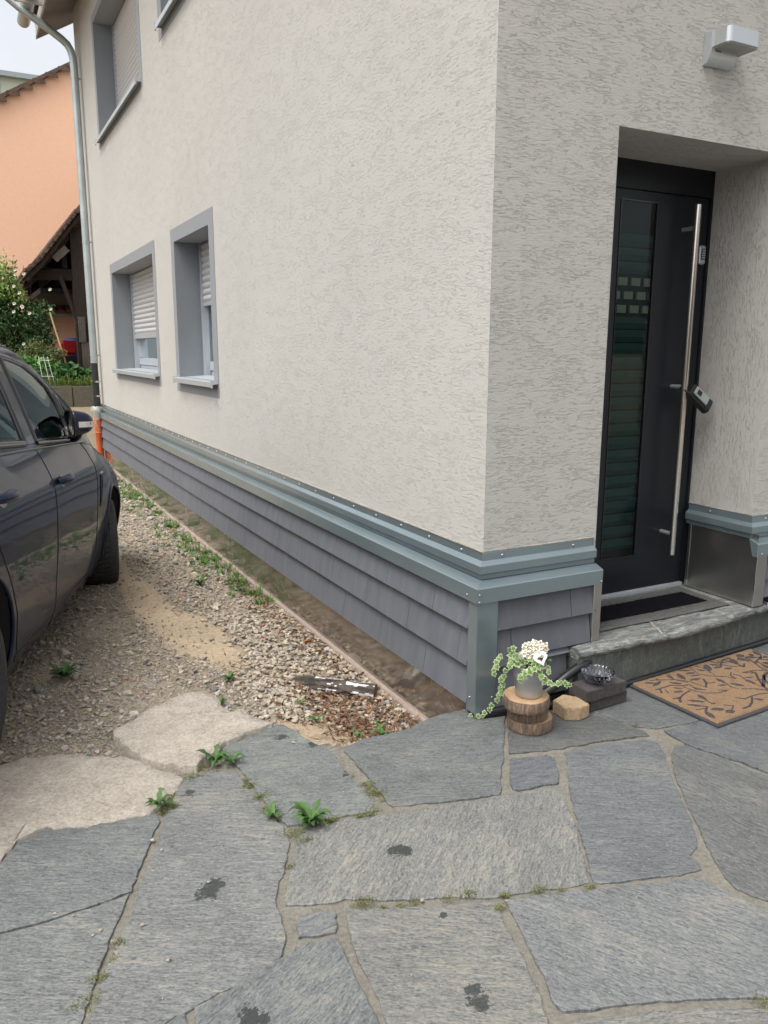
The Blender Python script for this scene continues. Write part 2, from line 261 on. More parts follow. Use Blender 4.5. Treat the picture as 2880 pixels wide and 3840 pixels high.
# ------------------------------------------------------------ mesh helpers
COL=sc.collection
def setp(o,label=None,cat=None,group=None,kind=None):
    if label: o['label']=label
    if cat: o['category']=cat
    if group: o['group']=group
    if kind: o['kind']=kind
    return o
def empty(name,loc=(0,0,0),rz=0,label=None,cat=None,group=None,kind=None):
    o=bpy.data.objects.new(name,None); COL.objects.link(o); o.location=loc; o.rotation_euler=(0,0,rz); o.empty_display_size=.1
    return setp(o,label,cat,group,kind)
class MB:
    def __init__(s): s.v=[];s.f=[];s.m=[];s.uv=[];s.sm=[];s.col=[];s.mats=[]
    def mi(s,mat):
        if mat not in s.mats: s.mats.append(mat)
        return s.mats.index(mat)
    def add(s,vs,fs,mat=None,uv=None,smooth=False,col=None):
        b=len(s.v); s.v+= [tuple(p) for p in vs]
        k=s.mi(mat) if mat else 0
        for i,f in enumerate(fs):
            s.f.append(tuple(j+b for j in f)); s.m.append(k); s.sm.append(smooth)
            s.uv.append(uv[i] if uv else None); s.col.append(col)
    def quad(s,a,b,c,d,mat=None,uv=None,**k): s.add([a,b,c,d],[(0,1,2,3)],mat,[uv] if uv else None,**k)
    def box(s,lo,hi,mat=None,M4=None,**k):
        x0,y0,z0=lo;x1,y1,z1=hi
        vs=[(x0,y0,z0),(x1,y0,z0),(x1,y1,z0),(x0,y1,z0),(x0,y0,z1),(x1,y0,z1),(x1,y1,z1),(x0,y1,z1)]
        if M4 is not None: vs=[tuple(M4@Vector(v)) for v in vs]
        s.add(vs,[(0,3,2,1),(4,5,6,7),(0,1,5,4),(1,2,6,5),(2,3,7,6),(3,0,4,7)],mat,**k)
    def prism(s,poly,axis,a,b,mat=None,**k):
        # poly: 2d points, extruded along axis from a to b
        def P(p,t):
            return (t,p[0],p[1]) if axis=='x' else (p[0],t,p[1]) if axis=='y' else (p[0],p[1],t)
        n=len(poly); vs=[P(p,a) for p in poly]+[P(p,b) for p in poly]
        fs=[tuple(range(n-1,-1,-1)),tuple(range(n,2*n))]+[(i,(i+1)%n,(i+1)%n+n,i+n) for i in range(n)]
        s.add(vs,fs,mat,**k)
    def tube(s,pts,r,mat=None,n=12,caps=True,**k):
        pts=[Vector(p) for p in pts]; rs=r if isinstance(r,(list,tuple)) else [r]*len(pts)
        vs=[];up=None
        for i,p in enumerate(pts):
            d=(pts[min(i+1,len(pts)-1)]-pts[max(i-1,0)]).normalized()
            if up is None:
                up=Vector((0,0,1)) if abs(d.z)<.9 else Vector((1,0,0))
            a=d.cross(up).normalized(); b2=a.cross(d).normalized(); up=b2
            for j in range(n):
                t=2*PI*j/n; vs.append(p+(a*math.cos(t)+b2*math.sin(t))*rs[i])
        fs=[(i*n+j,i*n+(j+1)%n,(i+1)*n+(j+1)%n,(i+1)*n+j) for i in range(len(pts)-1) for j in range(n)]
        k.setdefault('smooth',True)
        s.add(vs,fs,mat,**k)
        if caps: 
            s.add(vs[:n],[tuple(range(n))],mat); s.add(vs[-n:],[tuple(range(n-1,-1,-1))],mat)
    def lathe(s,prof,c=(0,0,0),n=32,mat=None,mod=None,**k):
        vs=[]
        for (r,z) in prof:
            for j in range(n):
                t=2*PI*j/n; rr=r*(mod(t,z) if mod else 1); vs.append((c[0]+rr*math.cos(t),c[1]+rr*math.sin(t),c[2]+z))
        fs=[(i*n+j,i*n+(j+1)%n,(i+1)*n+(j+1)%n,(i+1)*n+j) for i in range(len(prof)-1) for j in range(n)]
        k.setdefault('smooth',True); s.add(vs,fs,mat,**k)
    def build(s,name,mat=None,parent=None,loc=None,bevel=0,bseg=2,auto=None):
        me=bpy.data.meshes.new(name); me.from_pydata(s.v,[],s.f)
        for mt in (s.mats if s.mats else [mat]): me.materials.append(mt)
        me.polygons.foreach_set('material_index',s.m); me.polygons.foreach_set('use_smooth',s.sm)
        if any(u is not None for u in s.uv):
            ul=me.uv_layers.new(name='UVMap')
            for p,u in zip(me.polygons,s.uv):
                if u:
                    for li,q in zip(p.loop_indices,u): ul.data[li].uv=q
        if any(c is not None for c in s.col):
            at=me.color_attributes.new('tone','FLOAT_COLOR','CORNER')
            for p,c in zip(me.polygons,s.col):
                c=c or (1,1,1)
                for i,li in enumerate(p.loop_indices):
                    q=c[i] if isinstance(c[0],(tuple,list)) else c
                    at.data[li].color=(*q,1)
        me.update()
        o=bpy.data.objects.new(name,me); COL.objects.link(o)
        if parent: o.parent=parent
        if loc: o.location=loc
        if bevel:
            bm=bmesh.new(); bm.from_mesh(me); bmesh.ops.remove_doubles(bm,verts=bm.verts,dist=1e-5)
            es=[e for e in bm.edges if len(e.link_faces)==2 and e.calc_face_angle(0)>R(35)]
            bmesh.ops.bevel(bm,geom=es,offset=bevel,segments=bseg,affect='EDGES',clamp_overlap=True); bm.to_mesh(me); bm.free()
            for p in me.polygons: p.use_smooth=False
        return o
def npmesh(name,V,F,mat,cols=None,parent=None,smooth=False):
    """V (n,3), F (m,3|4) numpy, cols per face (m,3)"""
    me=bpy.data.meshes.new(name); k=F.shape[1]
    me.vertices.add(len(V)); me.vertices.foreach_set('co',V.astype(np.float32).ravel())
    me.loops.add(F.size); me.loops.foreach_set('vertex_index',F.astype(np.int32).ravel())
    me.polygons.add(len(F)); me.polygons.foreach_set('loop_start',np.arange(0,F.size,k,dtype=np.int32))
    me.polygons.foreach_set('use_smooth',np.full(len(F),smooth))
    me.update(calc_edges=True); me.validate()
    me.materials.append(mat)
    if cols is not None:
        at=me.color_attributes.new('tone','FLOAT_COLOR','CORNER')
        c=np.ones((F.size,4),np.float32); c[:,:3]=np.repeat(cols,k,axis=0); at.data.foreach_set('color',c.ravel())
    o=bpy.data.objects.new(name,me); COL.objects.link(o)
    if parent: o.parent=parent
    return o
def inpoly(P,x,y):
    c=False; n=len(P)
    for i in range(n):
        x0,y0=P[i];x1,y1=P[i-1]
        if (y0>y)!=(y1>y) and x<(x1-x0)*(y-y0)/(y1-y0)+x0: c=not c
    return c
def inpoly_np(P,X,Y):
    c=np.zeros(X.shape,bool); n=len(P)
    for i in range(n):
        x0,y0=P[i];x1,y1=P[i-1]
        if y0==y1: continue
        c^=((y0>Y)!=(y1>Y))&(X<(x1-x0)*(Y-y0)/(y1-y0)+x0)
    return c
def sm(t): t=min(max(t,0),1); return t*t*(3-2*t)
POLY={
'a1':[(-1.82,-0.171),(-1.778,-0.097),(-1.723,-0.051),(-1.662,-0.048),(-1.591,-0.094),(-1.479,-0.105),(-1.394,-0.117),(-1.357,-0.154),(-1.357,-0.183),(-1.418,-0.315),(-1.464,-0.415),(-1.499,-0.494),(-1.586,-0.507),(-1.693,-0.513),(-1.777,-0.51),(-1.832,-0.505),(-1.969,-0.493),(-1.94,-0.249)],
'a2':[(-1.832,-0.512),(-1.778,-0.518),(-1.694,-0.521),(-1.587,-0.515),(-1.506,-0.503),(-1.544,-0.58),(-1.587,-0.672),(-1.62,-0.743),(-1.652,-0.823),(-1.685,-0.904),(-1.734,-1.026),(-1.977,-0.901),(-1.985,-0.494)],
'b':[(-1.228,0.037),(-1.169,0.042),(-1.1,0.02),(-1.05,-0.011),(-1.044,-0.101),(-1.039,-0.21),(-1.032,-0.306),(-1.015,-0.401),(-1.027,-0.484),(-1.082,-0.6),(-1.127,-0.657),(-1.163,-0.736),(-1.162,-0.797),(-1.181,-0.864),(-1.206,-0.914),(-1.257,-0.93),(-1.328,-0.951),(-1.41,-0.963),(-1.478,-0.98),(-1.532,-0.988),(-1.597,-1.015),(-1.699,-1.038),(-1.709,-1.008),(-1.667,-0.914),(-1.639,-0.838),(-1.607,-0.766),(-1.564,-0.666),(-1.516,-0.594),(-1.478,-0.488),(-1.436,-0.405),(-1.391,-0.316),(-1.357,-0.225),(-1.308,-0.119),(-1.275,-0.041)],
'c':[(-1.042,0.195),(-0.985,0.228),(-0.889,0.265),(-0.789,0.274),(-0.746,0.203),(-0.739,0.123),(-0.699,0.009),(-0.689,-0.056),(-0.699,-0.2),(-0.695,-0.322),(-0.704,-0.429),(-0.703,-0.46),(-0.808,-0.436),(-0.87,-0.426),(-0.926,-0.426),(-1.003,-0.401),(-1.014,-0.345),(-1.023,-0.234),(-1.027,-0.101),(-1.03,0.025),(-1.048,0.109)],
'd':[(-0.616,-0.015),(-0.542,0.004),(-0.443,0.001),(-0.328,0.002),(-0.24,0.032),(-0.154,0.053),(-0.069,0.049),(-0.025,0.048),(0.078,0.144),(0.294,0.186),(0.141,-0.003),(0.042,-0.126),(-0.069,-0.273),(-0.187,-0.426),(-0.291,-0.561),(-0.368,-0.543),(-0.47,-0.513),(-0.554,-0.487),(-0.654,-0.458),(-0.659,-0.441),(-0.65,-0.358),(-0.645,-0.249),(-0.639,-0.132),(-0.641,-0.046)],
'e':[(-0.951,-0.448),(-0.893,-0.443),(-0.817,-0.453),(-0.723,-0.483),(-0.699,-0.49),(-0.573,-0.519),(-0.436,-0.539),(-0.303,-0.569),(-0.206,-0.583),(-0.118,-0.61),(-0.096,-0.643),(-0.141,-0.742),(-0.198,-0.84),(-0.258,-0.926),(-0.291,-0.991),(-0.335,-1.057),(-0.398,-1.044),(-0.487,-1.01),(-0.598,-0.982),(-0.664,-0.954),(-0.792,-0.896),(-0.887,-0.851),(-0.976,-0.793),(-1.011,-0.798),(-1.084,-0.774),(-1.136,-0.744),(-1.124,-0.703),(-1.091,-0.653),(-1.056,-0.589),(-1.018,-0.521),(-0.991,-0.469)],
'f':[(-0.114,-0.385),(0.024,-0.42),(0.031,-0.455),(-0.007,-0.518),(-0.064,-0.595),(-0.141,-0.584),(-0.219,-0.571),(-0.234,-0.554),(-0.226,-0.522),(-0.161,-0.439)],
'g':[(0.072,-0.102),(-0.095,-0.344),(0.017,-0.384),(0.109,-0.405),(0.278,-0.428),(0.406,-0.459),(0.484,-0.482),(0.49,-0.442),(0.457,-0.351),(0.423,-0.269),(0.382,-0.208),(0.338,-0.048),(0.418,0.123),(0.304,0.181)],
'h':[(0.357,-0.058),(0.404,-0.198),(0.463,-0.316),(0.492,-0.399),(0.547,-0.447),(0.645,-0.468),(0.76,-0.476),(0.967,-0.341),(1.312,-0.134),(1.557,0.04),(0.961,-0.024),(0.666,-0.004),(0.438,0.112)],
'i':[(0.562,-0.479),(0.764,-0.491),(0.966,-0.37),(1.344,-0.151),(1.611,0.053),(1.977,0.123),(2.738,-0.027),(1.631,-0.902),(0.832,-1.174),(0.74,-1.055),(0.648,-0.884),(0.629,-0.794),(0.591,-0.701),(0.552,-0.592),(0.557,-0.536)],
'j':[(0.096,-0.435),(0.257,-0.451),(0.444,-0.502),(0.468,-0.537),(0.421,-0.613),(0.329,-0.73),(0.253,-0.841),(0.175,-0.953),(0.098,-1.052),(0.071,-1.081),(0.017,-1.095),(-0.002,-1.159),(-0.067,-1.152),(-0.178,-1.114),(-0.31,-1.071),(-0.324,-1.057),(-0.271,-0.974),(-0.22,-0.888),(-0.161,-0.796),(-0.079,-0.67),(0.023,-0.533)],
'k':[(0.501,-0.588),(0.544,-0.599),(0.584,-0.707),(0.605,-0.812),(0.625,-0.902),(0.661,-1.015),(0.771,-1.211),(0.233,-1.534),(0.071,-1.429),(0.053,-1.335),(0.029,-1.306),(0.019,-1.264),(0.028,-1.214),(0.058,-1.157),(0.102,-1.083),(0.134,-1.041),(0.227,-0.897),(0.322,-0.765),(0.428,-0.638)],
'l':[(-0.595,-1.002),(-0.504,-1.031),(-0.399,-1.067),(-0.292,-1.102),(-0.181,-1.137),(-0.078,-1.171),(-0.039,-1.191),(-0.02,-1.262),(-0.002,-1.33),(0.012,-1.366),(0.036,-1.454),(0.15,-1.584),(0.048,-1.705),(-0.175,-1.603),(-0.246,-1.562),(-0.33,-1.518),(-0.442,-1.469),(-0.558,-1.426),(-0.646,-1.396),(-0.699,-1.371),(-0.699,-1.344),(-0.676,-1.279),(-0.652,-1.199),(-0.626,-1.123),(-0.612,-1.06)],
'm':[(-1.0,-0.833),(-0.967,-0.855),(-0.904,-0.883),(-0.808,-0.923),(-0.638,-0.991),(-0.625,-1.009),(-0.645,-1.071),(-0.665,-1.154),(-0.694,-1.243),(-0.717,-1.31),(-0.742,-1.37),(-0.763,-1.414),(-0.822,-1.502),(-1.08,-1.369),(-1.067,-1.234),(-1.062,-1.174),(-1.056,-1.083),(-1.041,-0.979),(-1.022,-0.908)],
'n':[(-1.12,-0.799),(-1.071,-0.809),(-1.025,-0.829),(-1.04,-0.869),(-1.054,-0.901),(-1.099,-0.892),(-1.15,-0.875),(-1.144,-0.835)],
'o':[(-1.377,-0.965),(-1.289,-0.938),(-1.191,-0.917),(-1.131,-0.907),(-1.065,-0.918),(-1.064,-0.96),(-1.078,-1.056),(-1.079,-1.134),(-1.089,-1.213),(-1.101,-1.323),(-1.483,-1.144),(-1.457,-1.022),(-1.448,-0.974)],
'p':[(-0.692,-1.406),(-0.577,-1.446),(-0.463,-1.489),(-0.354,-1.538),(-0.306,-1.568),(-0.202,-1.622),(0.07,-1.75),(-0.135,-1.909),(-0.829,-1.55),(-0.734,-1.421)],
'q':[(-1.528,-0.993),(-1.499,-0.98),(-1.467,-0.975),(-1.469,-1.016),(-1.496,-1.137),(-1.671,-1.071),(-1.598,-1.021)],
'con1':[(-1.392,0.479),(-1.323,0.521),(-1.232,0.616),(-1.144,0.671),(-1.059,0.693),(-0.982,0.68),(-0.952,0.638),(-0.946,0.518),(-0.931,0.437),(-0.876,0.421),(-0.857,0.328),(-0.813,0.259),(-0.875,0.246),(-0.98,0.213),(-1.043,0.184),(-1.074,0.139),(-1.133,0.112),(-1.173,0.058),(-1.224,0.084),(-1.276,0.148),(-1.329,0.212),(-1.36,0.316),(-1.395,0.406)],
'con2':[(-1.796,0.415),(-1.719,0.432),(-1.618,0.405),(-1.489,0.337),(-1.369,0.262),(-1.321,0.171),(-1.256,0.091),(-1.232,0.017),(-1.261,-0.036),(-1.312,-0.091),(-1.384,-0.146),(-1.481,-0.125),(-1.586,-0.121),(-1.683,-0.071),(-1.731,-0.088),(-1.778,-0.111),(-1.819,-0.192),(-1.909,-0.217),(-2.002,-0.035),(-1.945,0.491)],
}
# ------------------------------------------------------------ ground
def gh(x,y):
    """height of the gravel drive and the yard beyond"""
    z=-.03-.05*min(max(y-.2,0),2.8)
    z-= .06*sm((y-3)/4)
    tr=sm((x+.95)/.75)*sm((y+.15)/.5)*(1 if x<.3 else sm((.6-x)/.3))
    if y<10.6: z=z*(1-tr)+(-.208)*tr
    if y>10.4: z+= .72*sm((y-10.4)/2.2)
    if y>12.7: z+= .0
    if y<0: z=min(z,-.035)
    if x>-.02 and y<.6: z=-.06
    z-= .03*sm((-1.9-x)/1.5)
    return z
def dirt_mask(x,y):
    d=0
    for (cx,cy,a,b2) in ((-.74,1.75,.20,.6),(-.62,.30,.30,.16),(-.85,2.6,.13,.9),(-.9,4.5,.13,1.6),(-.75,6.8,.12,1.5)):
        q=((x-cx)/a)**2+((y-cy)/b2)**2; d=max(d,1-sm((q-.5)/1.0))
    return d
def build_ground():
    xs=sorted(set([-300,-120,-50,-20,-10,-7,-5]+[round(-4+.1*i,3) for i in range(12)]+[round(-2.8+.035*i,3) for i in range(82)]+[.2,.6,1.5,3,6,12,30,80,300]))
    ys=sorted(set([-300,-80,-30,-12,-6,-4,-2.5]+[round(-2+.2*i,3) for i in range(10)]+[round(-.1+.035*i,3) for i in range(110)]+[round(3.8+.08*i,3) for i in range(110)]+[12.7,13.2,15,18,25,40,90,300]))
    V=[];C=[]
    for y in ys:
        for x in xs:
            z=gh(x,y)+(noise.noise(Vector((x*3,y*3,0)))*.005+noise.noise(Vector((x*14,y*14,3)))*.003-.002 if abs(x)<5 and -1<y<13 else 0)
            V.append((x,y,z)); d=dirt_mask(x,y)
            n=noise.noise(Vector((x*2.2,y*2.2,9)))
            if d>.3: c=(1.15+.35*d,1.1+.3*d,1.04+.22*d)
            else: c=(1.0+.12*n,.98+.12*n,.95+.12*n)
            if y>10.5: c=(.75,.7,.6)
            C.append(c)
    nx=len(xs); F=[];FC=[]
    for j in range(len(ys)-1):
        for i in range(nx-1):
            a=j*nx+i; F.append((a,a+1,a+1+nx,a+nx)); FC.append([C[a],C[a+1],C[a+1+nx],C[a+nx]])
    me=bpy.data.meshes.new('ground'); me.from_pydata(V,[],F); me.materials.append(M['ground'])
    at=me.color_attributes.new('tone','FLOAT_COLOR','CORNER')
    arr=np.ones((len(F)*4,4),np.float32); arr[:,:3]=np.array(FC).reshape(-1,3); at.data.foreach_set('color',arr.ravel())
    me.polygons.foreach_set('use_smooth',[True]*len(F)); me.update()
    o=bpy.data.objects.new('ground',me); COL.objects.link(o); o['kind']='structure'; return o
build_ground()
# ------------------------------------------------------------ flagstone patio
def rough_outline(P,step=.012,amp=.0035,seed=0):
    out=[]
    n=len(P)
    for i in range(n):
        a=Vector(P[i]).to_2d(); b=Vector(P[(i+1)%n]).to_2d(); L=(b-a).length; k=max(1,int(L/step))
        nr=Vector((-(b-a).y,(b-a).x))/max(L,1e-6)
        for j in range(k):
            p=a+(b-a)*j/k; e=noise.noise(Vector((p.x*22,p.y*22,seed)))*amp*2+noise.noise(Vector((p.x*90,p.y*90,seed+5)))*amp
            out.append(p+nr*e)
    return out
def area(P): return .5*sum(P[i-1][0]*P[i][1]-P[i][0]*P[i-1][1] for i in range(len(P)))
def slab(mb,P,ztop,zbot,mat,tone,ang,seed,bev=.0015,off=(0,0),dz=None):
    if area(P)<0: P=P[::-1]
    O=rough_outline(P,seed=seed); n=len(O)
    ins=[]
    for i in range(n):
        t=(O[(i+1)%n]-O[i-1]); nr=Vector((-t.y,t.x)); nr=nr.normalized() if nr.length>1e-9 else Vector((0,0)); ins.append(O[i]+nr*bev*(1+2.2*max(0,noise.noise(Vector((O[i].x*9,O[i].y*9,seed+2))))))
    ca,sa=math.cos(ang),math.sin(ang)
    U=lambda p:((p.x*ca+p.y*sa)+off[0],(-p.x*sa+p.y*ca)+off[1])
    T=[(p.x,p.y,ztop) for p in ins]; E=[(p.x,p.y,ztop-bev*.8) for p in O]; B=[(p.x,p.y,zbot) for p in O]
    mb.add(T,[tuple(range(n))],mat,[[U(p) for p in ins]],col=tone)
    vs=T+E+B
    fs=[];uv=[]
    for i in range(n):
        j=(i+1)%n; fs.append((i+n,j+n,j,i)); uv.append([U(O[i]),U(O[j]),U(ins[j]),U(ins[i])])
        fs.append((i+2*n,j+2*n,j+n,i+n)); uv.append([U(O[i]),U(O[j]),U(O[j]),U(O[i])])
    mb.add(vs,fs,mat,uv,col=tone)
mb=MB()
TN={'a1':(0.93,0.96,0.98,-3),'a2':(1.02,1.03,1.02,-3),'b':(1.06,1.06,1.05,-2),'c':(1.0,1.04,1.01,8),'d':(0.84,0.87,0.87,6),'e':(1.16,1.14,1.09,68),'f':(0.74,0.77,0.84,15),'g':(0.66,0.67,0.68,0),'h':(0.78,0.8,0.82,-20),'i':(0.76,0.79,0.83,-28),'j':(0.84,0.87,0.91,-6),'k':(0.8,0.8,0.8,-50),'l':(1.02,1.03,1.05,-30),'m':(1.04,1.02,0.97,-8),'n':(0.88,0.92,0.96,30),'o':(0.93,0.96,0.97,55),'p':(1.12,1.08,1.02,5),'q':(0.92,0.96,0.97,0)}
stones=[]
for i,(k,t4) in enumerate(TN.items()):
    P=POLY[k]; stones.append(P); slab(mb,P,0.0-.0012*(i%3),-.06,M['flag'],t4[:3],R(t4[3]-27),i*3.1,off=(i*1.7,i*.9))
for i,(P,t_,an) in enumerate((([(.80,-1.25),(1.58,-.97),(1.9,-1.5),(1.0,-1.95),(.30,-1.60)],.9,-20),([(1.68,-.92),(2.75,-.12),(3.1,-.9),(1.98,-1.5)],1.0,20),([(-2.03,-.5),(-2.01,-.93),(-2.7,-1.0),(-2.9,-.5),(-2.3,-.3)],.95,5),([(-1.70,-1.12),(-1.5,-1.19),(-1.1,-1.38),(-.82,-1.56),(-1.2,-2.0),(-2.0,-1.62)],1.0,-10),([(-.78,-1.61),(-.15,-1.96),(.1,-1.83),(.3,-2.1),(-.2,-2.5),(-1.1,-2.05)],.92,30))):
    stones.append(P); slab(mb,P,-.0005,-.06,M['flag'],(t_,t_*1.01,t_*1.02),R(an),60+i,off=(i*2.3,i*1.1))
# the same paving carried on beyond what was traced
random.seed(3)
cells=[]
for gy in range(-14,2):
    for gx in range(-8,16):
        cx=gx*.62+(.31 if gy%2 else 0); cy=gy*.5
        if cy>-.35 and cx<1.9: continue
        cells.append((cx,cy))
def hexpt(gx2,gy2):
    h=noise.noise(Vector((gx2*5.3,gy2*7.1,2)))
    g=noise.noise(Vector((gx2*3.3,gy2*9.1,8)))
    return Vector((gx2+h*.22,gy2+g*.2))
for q,(cx,cy) in enumerate(cells):
    c=Vector((cx,cy)); H=[hexpt(cx+dx,cy+dy) for dx,dy in ((-.31,-.17),(0,-.33),(.31,-.17),(.31,.17),(0,.33),(-.31,.17))]
    H=[tuple(c+(h-c)*.95) for h in H]
    if any(h[1]>-.03 and h[0]<1.95 for h in H) or any(h[1]>.05 for h in H) : continue
    if min(h[0] for h in H)<-3.2 and max(h[1] for h in H)>-.6: continue
    bad=False
    samp=H+[(cx,cy)]+[tuple((Vector(H[i])+Vector(H[(i+1)%6]))/2) for i in range(6)]
    for P in stones+[POLY['con1'],POLY['con2']]:
        if any(inpoly(P,*s) for s in samp) or any(inpoly(H,*p) for p in P): bad=True;break
    if bad: continue
    tn=.8+.3*random.random(); slab(mb,H,-.001,-.06,M['flag'],(tn,tn*1.02,tn*1.03),R(random.uniform(-60,60)),q,off=(q*.7,q))
pat=mb.build('patio_flagstones'); pat['kind']='structure'
# mortar bed
mb=MB()
xs=[-6,-3.5,-2.5]+[round(-2.1+.03*i,3) for i in range(100)]+[1.2,1.6,2.5,4,8,11]
ys=[-9,-6,-3,-2.2]+[round(-1.75+.03*i,3) for i in range(63)]
def edge_y(x):  # where the paving ends against the drive
    pts=[(-6,-.2),(-2.0,-.2),(-1.62,-.09),(-1.4,-.02),(-1.27,.1),(-1.06,.09),(-1.04,.13),(-.8,.25),(-.72,.1),(-.6,0.0),(-.3,0),(-.07,.03),(.3,.13),(12,.13)]
    for (a,b),(c,d) in zip(pts,pts[1:]):
        if a<=x<=c: return b+(d-b)*(x-a)/(c-a)
    return 0
V=[];nx=len(xs)
for y in ys:
    for x in xs:
        yy=min(y,edge_y(x)); V.append((x,yy,-.0085+noise.noise(Vector((x*25,yy*25,0)))*.004+noise.noise(Vector((x*4,yy*4,7)))*.004 if y<=edge_y(x) else -.05))
F=[(j*nx+i,j*nx+i+1,(j+1)*nx+i+1,(j+1)*nx+i) for j in range(len(ys)-1) for i in range(nx-1)]
mb.add(V,F,M['mortar'],smooth=True); o=mb.build('mortar_joints'); o['kind']='structure'
# two broken concrete slabs between paving and drive
for k,zt,lab in (('con1',.019,'small tilted broken concrete slab at the end of the gravel, beside the flagstones'),('con2',.006,'large pitted pale concrete slab beside the rear car wheel')):
    P=POLY[k]; 
    if area(P)<0: P=P[::-1]
    O=rough_outline(P,.008,.006,seed=4); bm=bmesh.new(); n=len(O)
    cx=sum(p.x for p in O)/n; cy=sum(p.y for p in O)/n
    rings=[]
    for s_,dz in ((1,-.07),(1,-.004),(.988,0),(.8,0),(.6,0),(.4,0),(.2,0)):
        rings.append([bm.verts.new((cx+(p.x-cx)*s_,cy+(p.y-cy)*s_,zt+dz+(noise.noise(Vector((p.x*s_*9,p.y*s_*9,1)))*.007 if dz>-.05 else 0))) for p in O])
    for a,b2 in zip(rings,rings[1:]):
        for i in range(n): bm.faces.new((a[i],a[(i+1)%n],b2[(i+1)%n],b2[i]))
    c=bm.verts.new((cx,cy,zt)); 
    for i in range(n): bm.faces.new((rings[-1][i],rings[-1][(i+1)%n],c))
    for f in bm.faces: f.smooth=True
    me=bpy.data.meshes.new('concrete_slab'); bm.to_mesh(me); me.materials.append(M['conc_slab']); o=bpy.data.objects.new('concrete_slab',me); COL.objects.link(o)
    if k=='con1': o.rotation_euler=(0,R(.0),0)
    setp(o,lab,'concrete slab')
# ------------------------------------------------------------ gravel
def gravel():
    bm=bmesh.new(); bmesh.ops.create_icosphere(bm,subdivisions=2,radius=1); bv=np.array([v.co[:] for v in bm.verts]); bf=np.array([[v.index for v in f.verts] for f in bm.faces]); bm.free()
    bm=bmesh.new(); bmesh.ops.create_icosphere(bm,subdivisions=1,radius=1); sv=np.array([v.co[:] for v in bm.verts]); sf=np.array([[v.index for v in f.verts] for f in bm.faces]); bm.free()
    def protos(v,n):
        out=[]
        for i in range(n):
            q=v.copy()
            for k in range(13):
                d=rng.normal(size=3); d/=np.linalg.norm(d); h=rng.uniform(.3,.75); t=q@d; ex=np.maximum(t-h,0); q-=ex[:,None]*d
            out.append(q)
        return out
    PB=protos(bv,14); PS=protos(sv,14)
    pal=.98*np.array([(.40,.34,.26),(.45,.39,.30),(.34,.29,.23),(.29,.27,.24),(.24,.24,.235),(.47,.41,.32),(.38,.30,.20),(.31,.26,.20),(.48,.44,.37),(.36,.32,.27)])
    VV=[];FF=[];CC=[];nv=0
    def place(x,y,r,big,c=None,zo=0):
        nonlocal nv
        v=(PB if big else PS)[rng.integers(14)]; f=bf if big else sf
        s=r*np.array([rng.uniform(.8,1.35),rng.uniform(.65,1),rng.uniform(.4,.75)])
        a=rng.uniform(0,2*PI); t=rng.normal(0,.22); Rz=np.array([[math.cos(a),-math.sin(a),0],[math.sin(a),math.cos(a),0],[0,0,1]]); Rx=np.array([[1,0,0],[0,math.cos(t),-math.sin(t)],[0,math.sin(t),math.cos(t)]])
        q=(v*s)@Rx.T@Rz.T+np.array([x,y,gh(x,y)+zo+s[2]*.35])
        VV.append(q); FF.append(f+nv); nv+=len(q)
        if c is None: c=pal[rng.integers(len(pal))]*rng.uniform(.75,1.2)
        if rng.random()<.003: c=np.array((.45,.15,.06))
        CC.append(np.tile(c,(len(f),1)))
    block=[POLY['con1'],POLY['con2'],POLY['b'],POLY['c'],POLY['d'],POLY['a1']]
    def ok(x,y):
        if x>-.055: return False
        if y<edge_y(x)-.01: return False
        for P in block:
            if inpoly(P,x,y): return False
        return True
    n=0;tries=0
    while n<42000 and tries<300000:
        tries+=1
        y=-.1+10.6*rng.random()**(2.3 if tries%2 else 1.7); x=rng.uniform(-2.3,-.06)
        if y>5 and x<-1.3: continue
        if not ok(x,y): continue
        d=dirt_mask(x,y)
        if rng.random()<d*.93: continue
        wallside=sm((x+.95)/.5)*sm((y-.25)/.4)
        pile=wallside*(1-sm((y-1.5)/1.3))
        if pile>.4 and rng.random()<.36: r=rng.uniform(.011,.024)
        else: r=min(.024,.0056*math.exp(rng.normal(0,.55))) *(1+.25*wallside)*(1+min(y,8)*.07)
        c=None
        if x<-1.15 and rng.random()<.5: c=np.array((.31,.28,.245))*rng.uniform(.75,1.25)
        if pile>.3 and rng.random()<.5: c=np.array((.46,.39,.30))*rng.uniform(.7,1.15)
        place(x,y,r,r>.008,c,zo=rng.uniform(0,.012)*pile); n+=1
    n=0;tries=0
    while n<17000 and tries<120000:
        tries+=1; y=rng.uniform(-.05,3.4)**1.0; x=rng.uniform(-2.1,-.75)
        if not ok(x,y) or rng.random()<dirt_mask(x,y)*.9: continue
        r=min(.016,.0048*math.exp(rng.normal(0,.5))); place(x,y,r,r>.009,np.array((.335,.30,.25))*rng.uniform(.65,1.35) if rng.random()<.6 else None); n+=1
    for (x,y,r) in ((-1.446,1.768,.055),(-1.307,1.716,.028),(-1.428,1.568,.026),(-.94,1.528,.022),(-.897,.968,.026),(-.768,.908,.034),(-.815,1.315,.026),(-.39,.9,.035),(-.585,.851,.028),(-.657,.747,.026),(-.609,.664,.024),(-.681,.894,.026),(-.505,.52,.028),(-.495,.62,.028),(-1.245,.99,.03),(-.36,1.5,.03),(-.3,2.0,.032),(-.45,2.4,.034),(-.5,3.0,.035),(-.28,1.25,.028),(-.62,2.1,.03),(-.33,3.6,.035)):
        place(x,y,r,True,np.array((.43,.38,.30))*rng.uniform(.85,1.15))
    n=0
    while n<170:
        y=rng.uniform(.2,6)**1.0; x=rng.uniform(-1.7,-.1)
        if not ok(x,y) or rng.random()<dirt_mask(x,y)*.95: continue
        place(x,y,rng.uniform(.014,.030),True,np.array((.44,.385,.31))*rng.uniform(.7,1.15)); n+=1
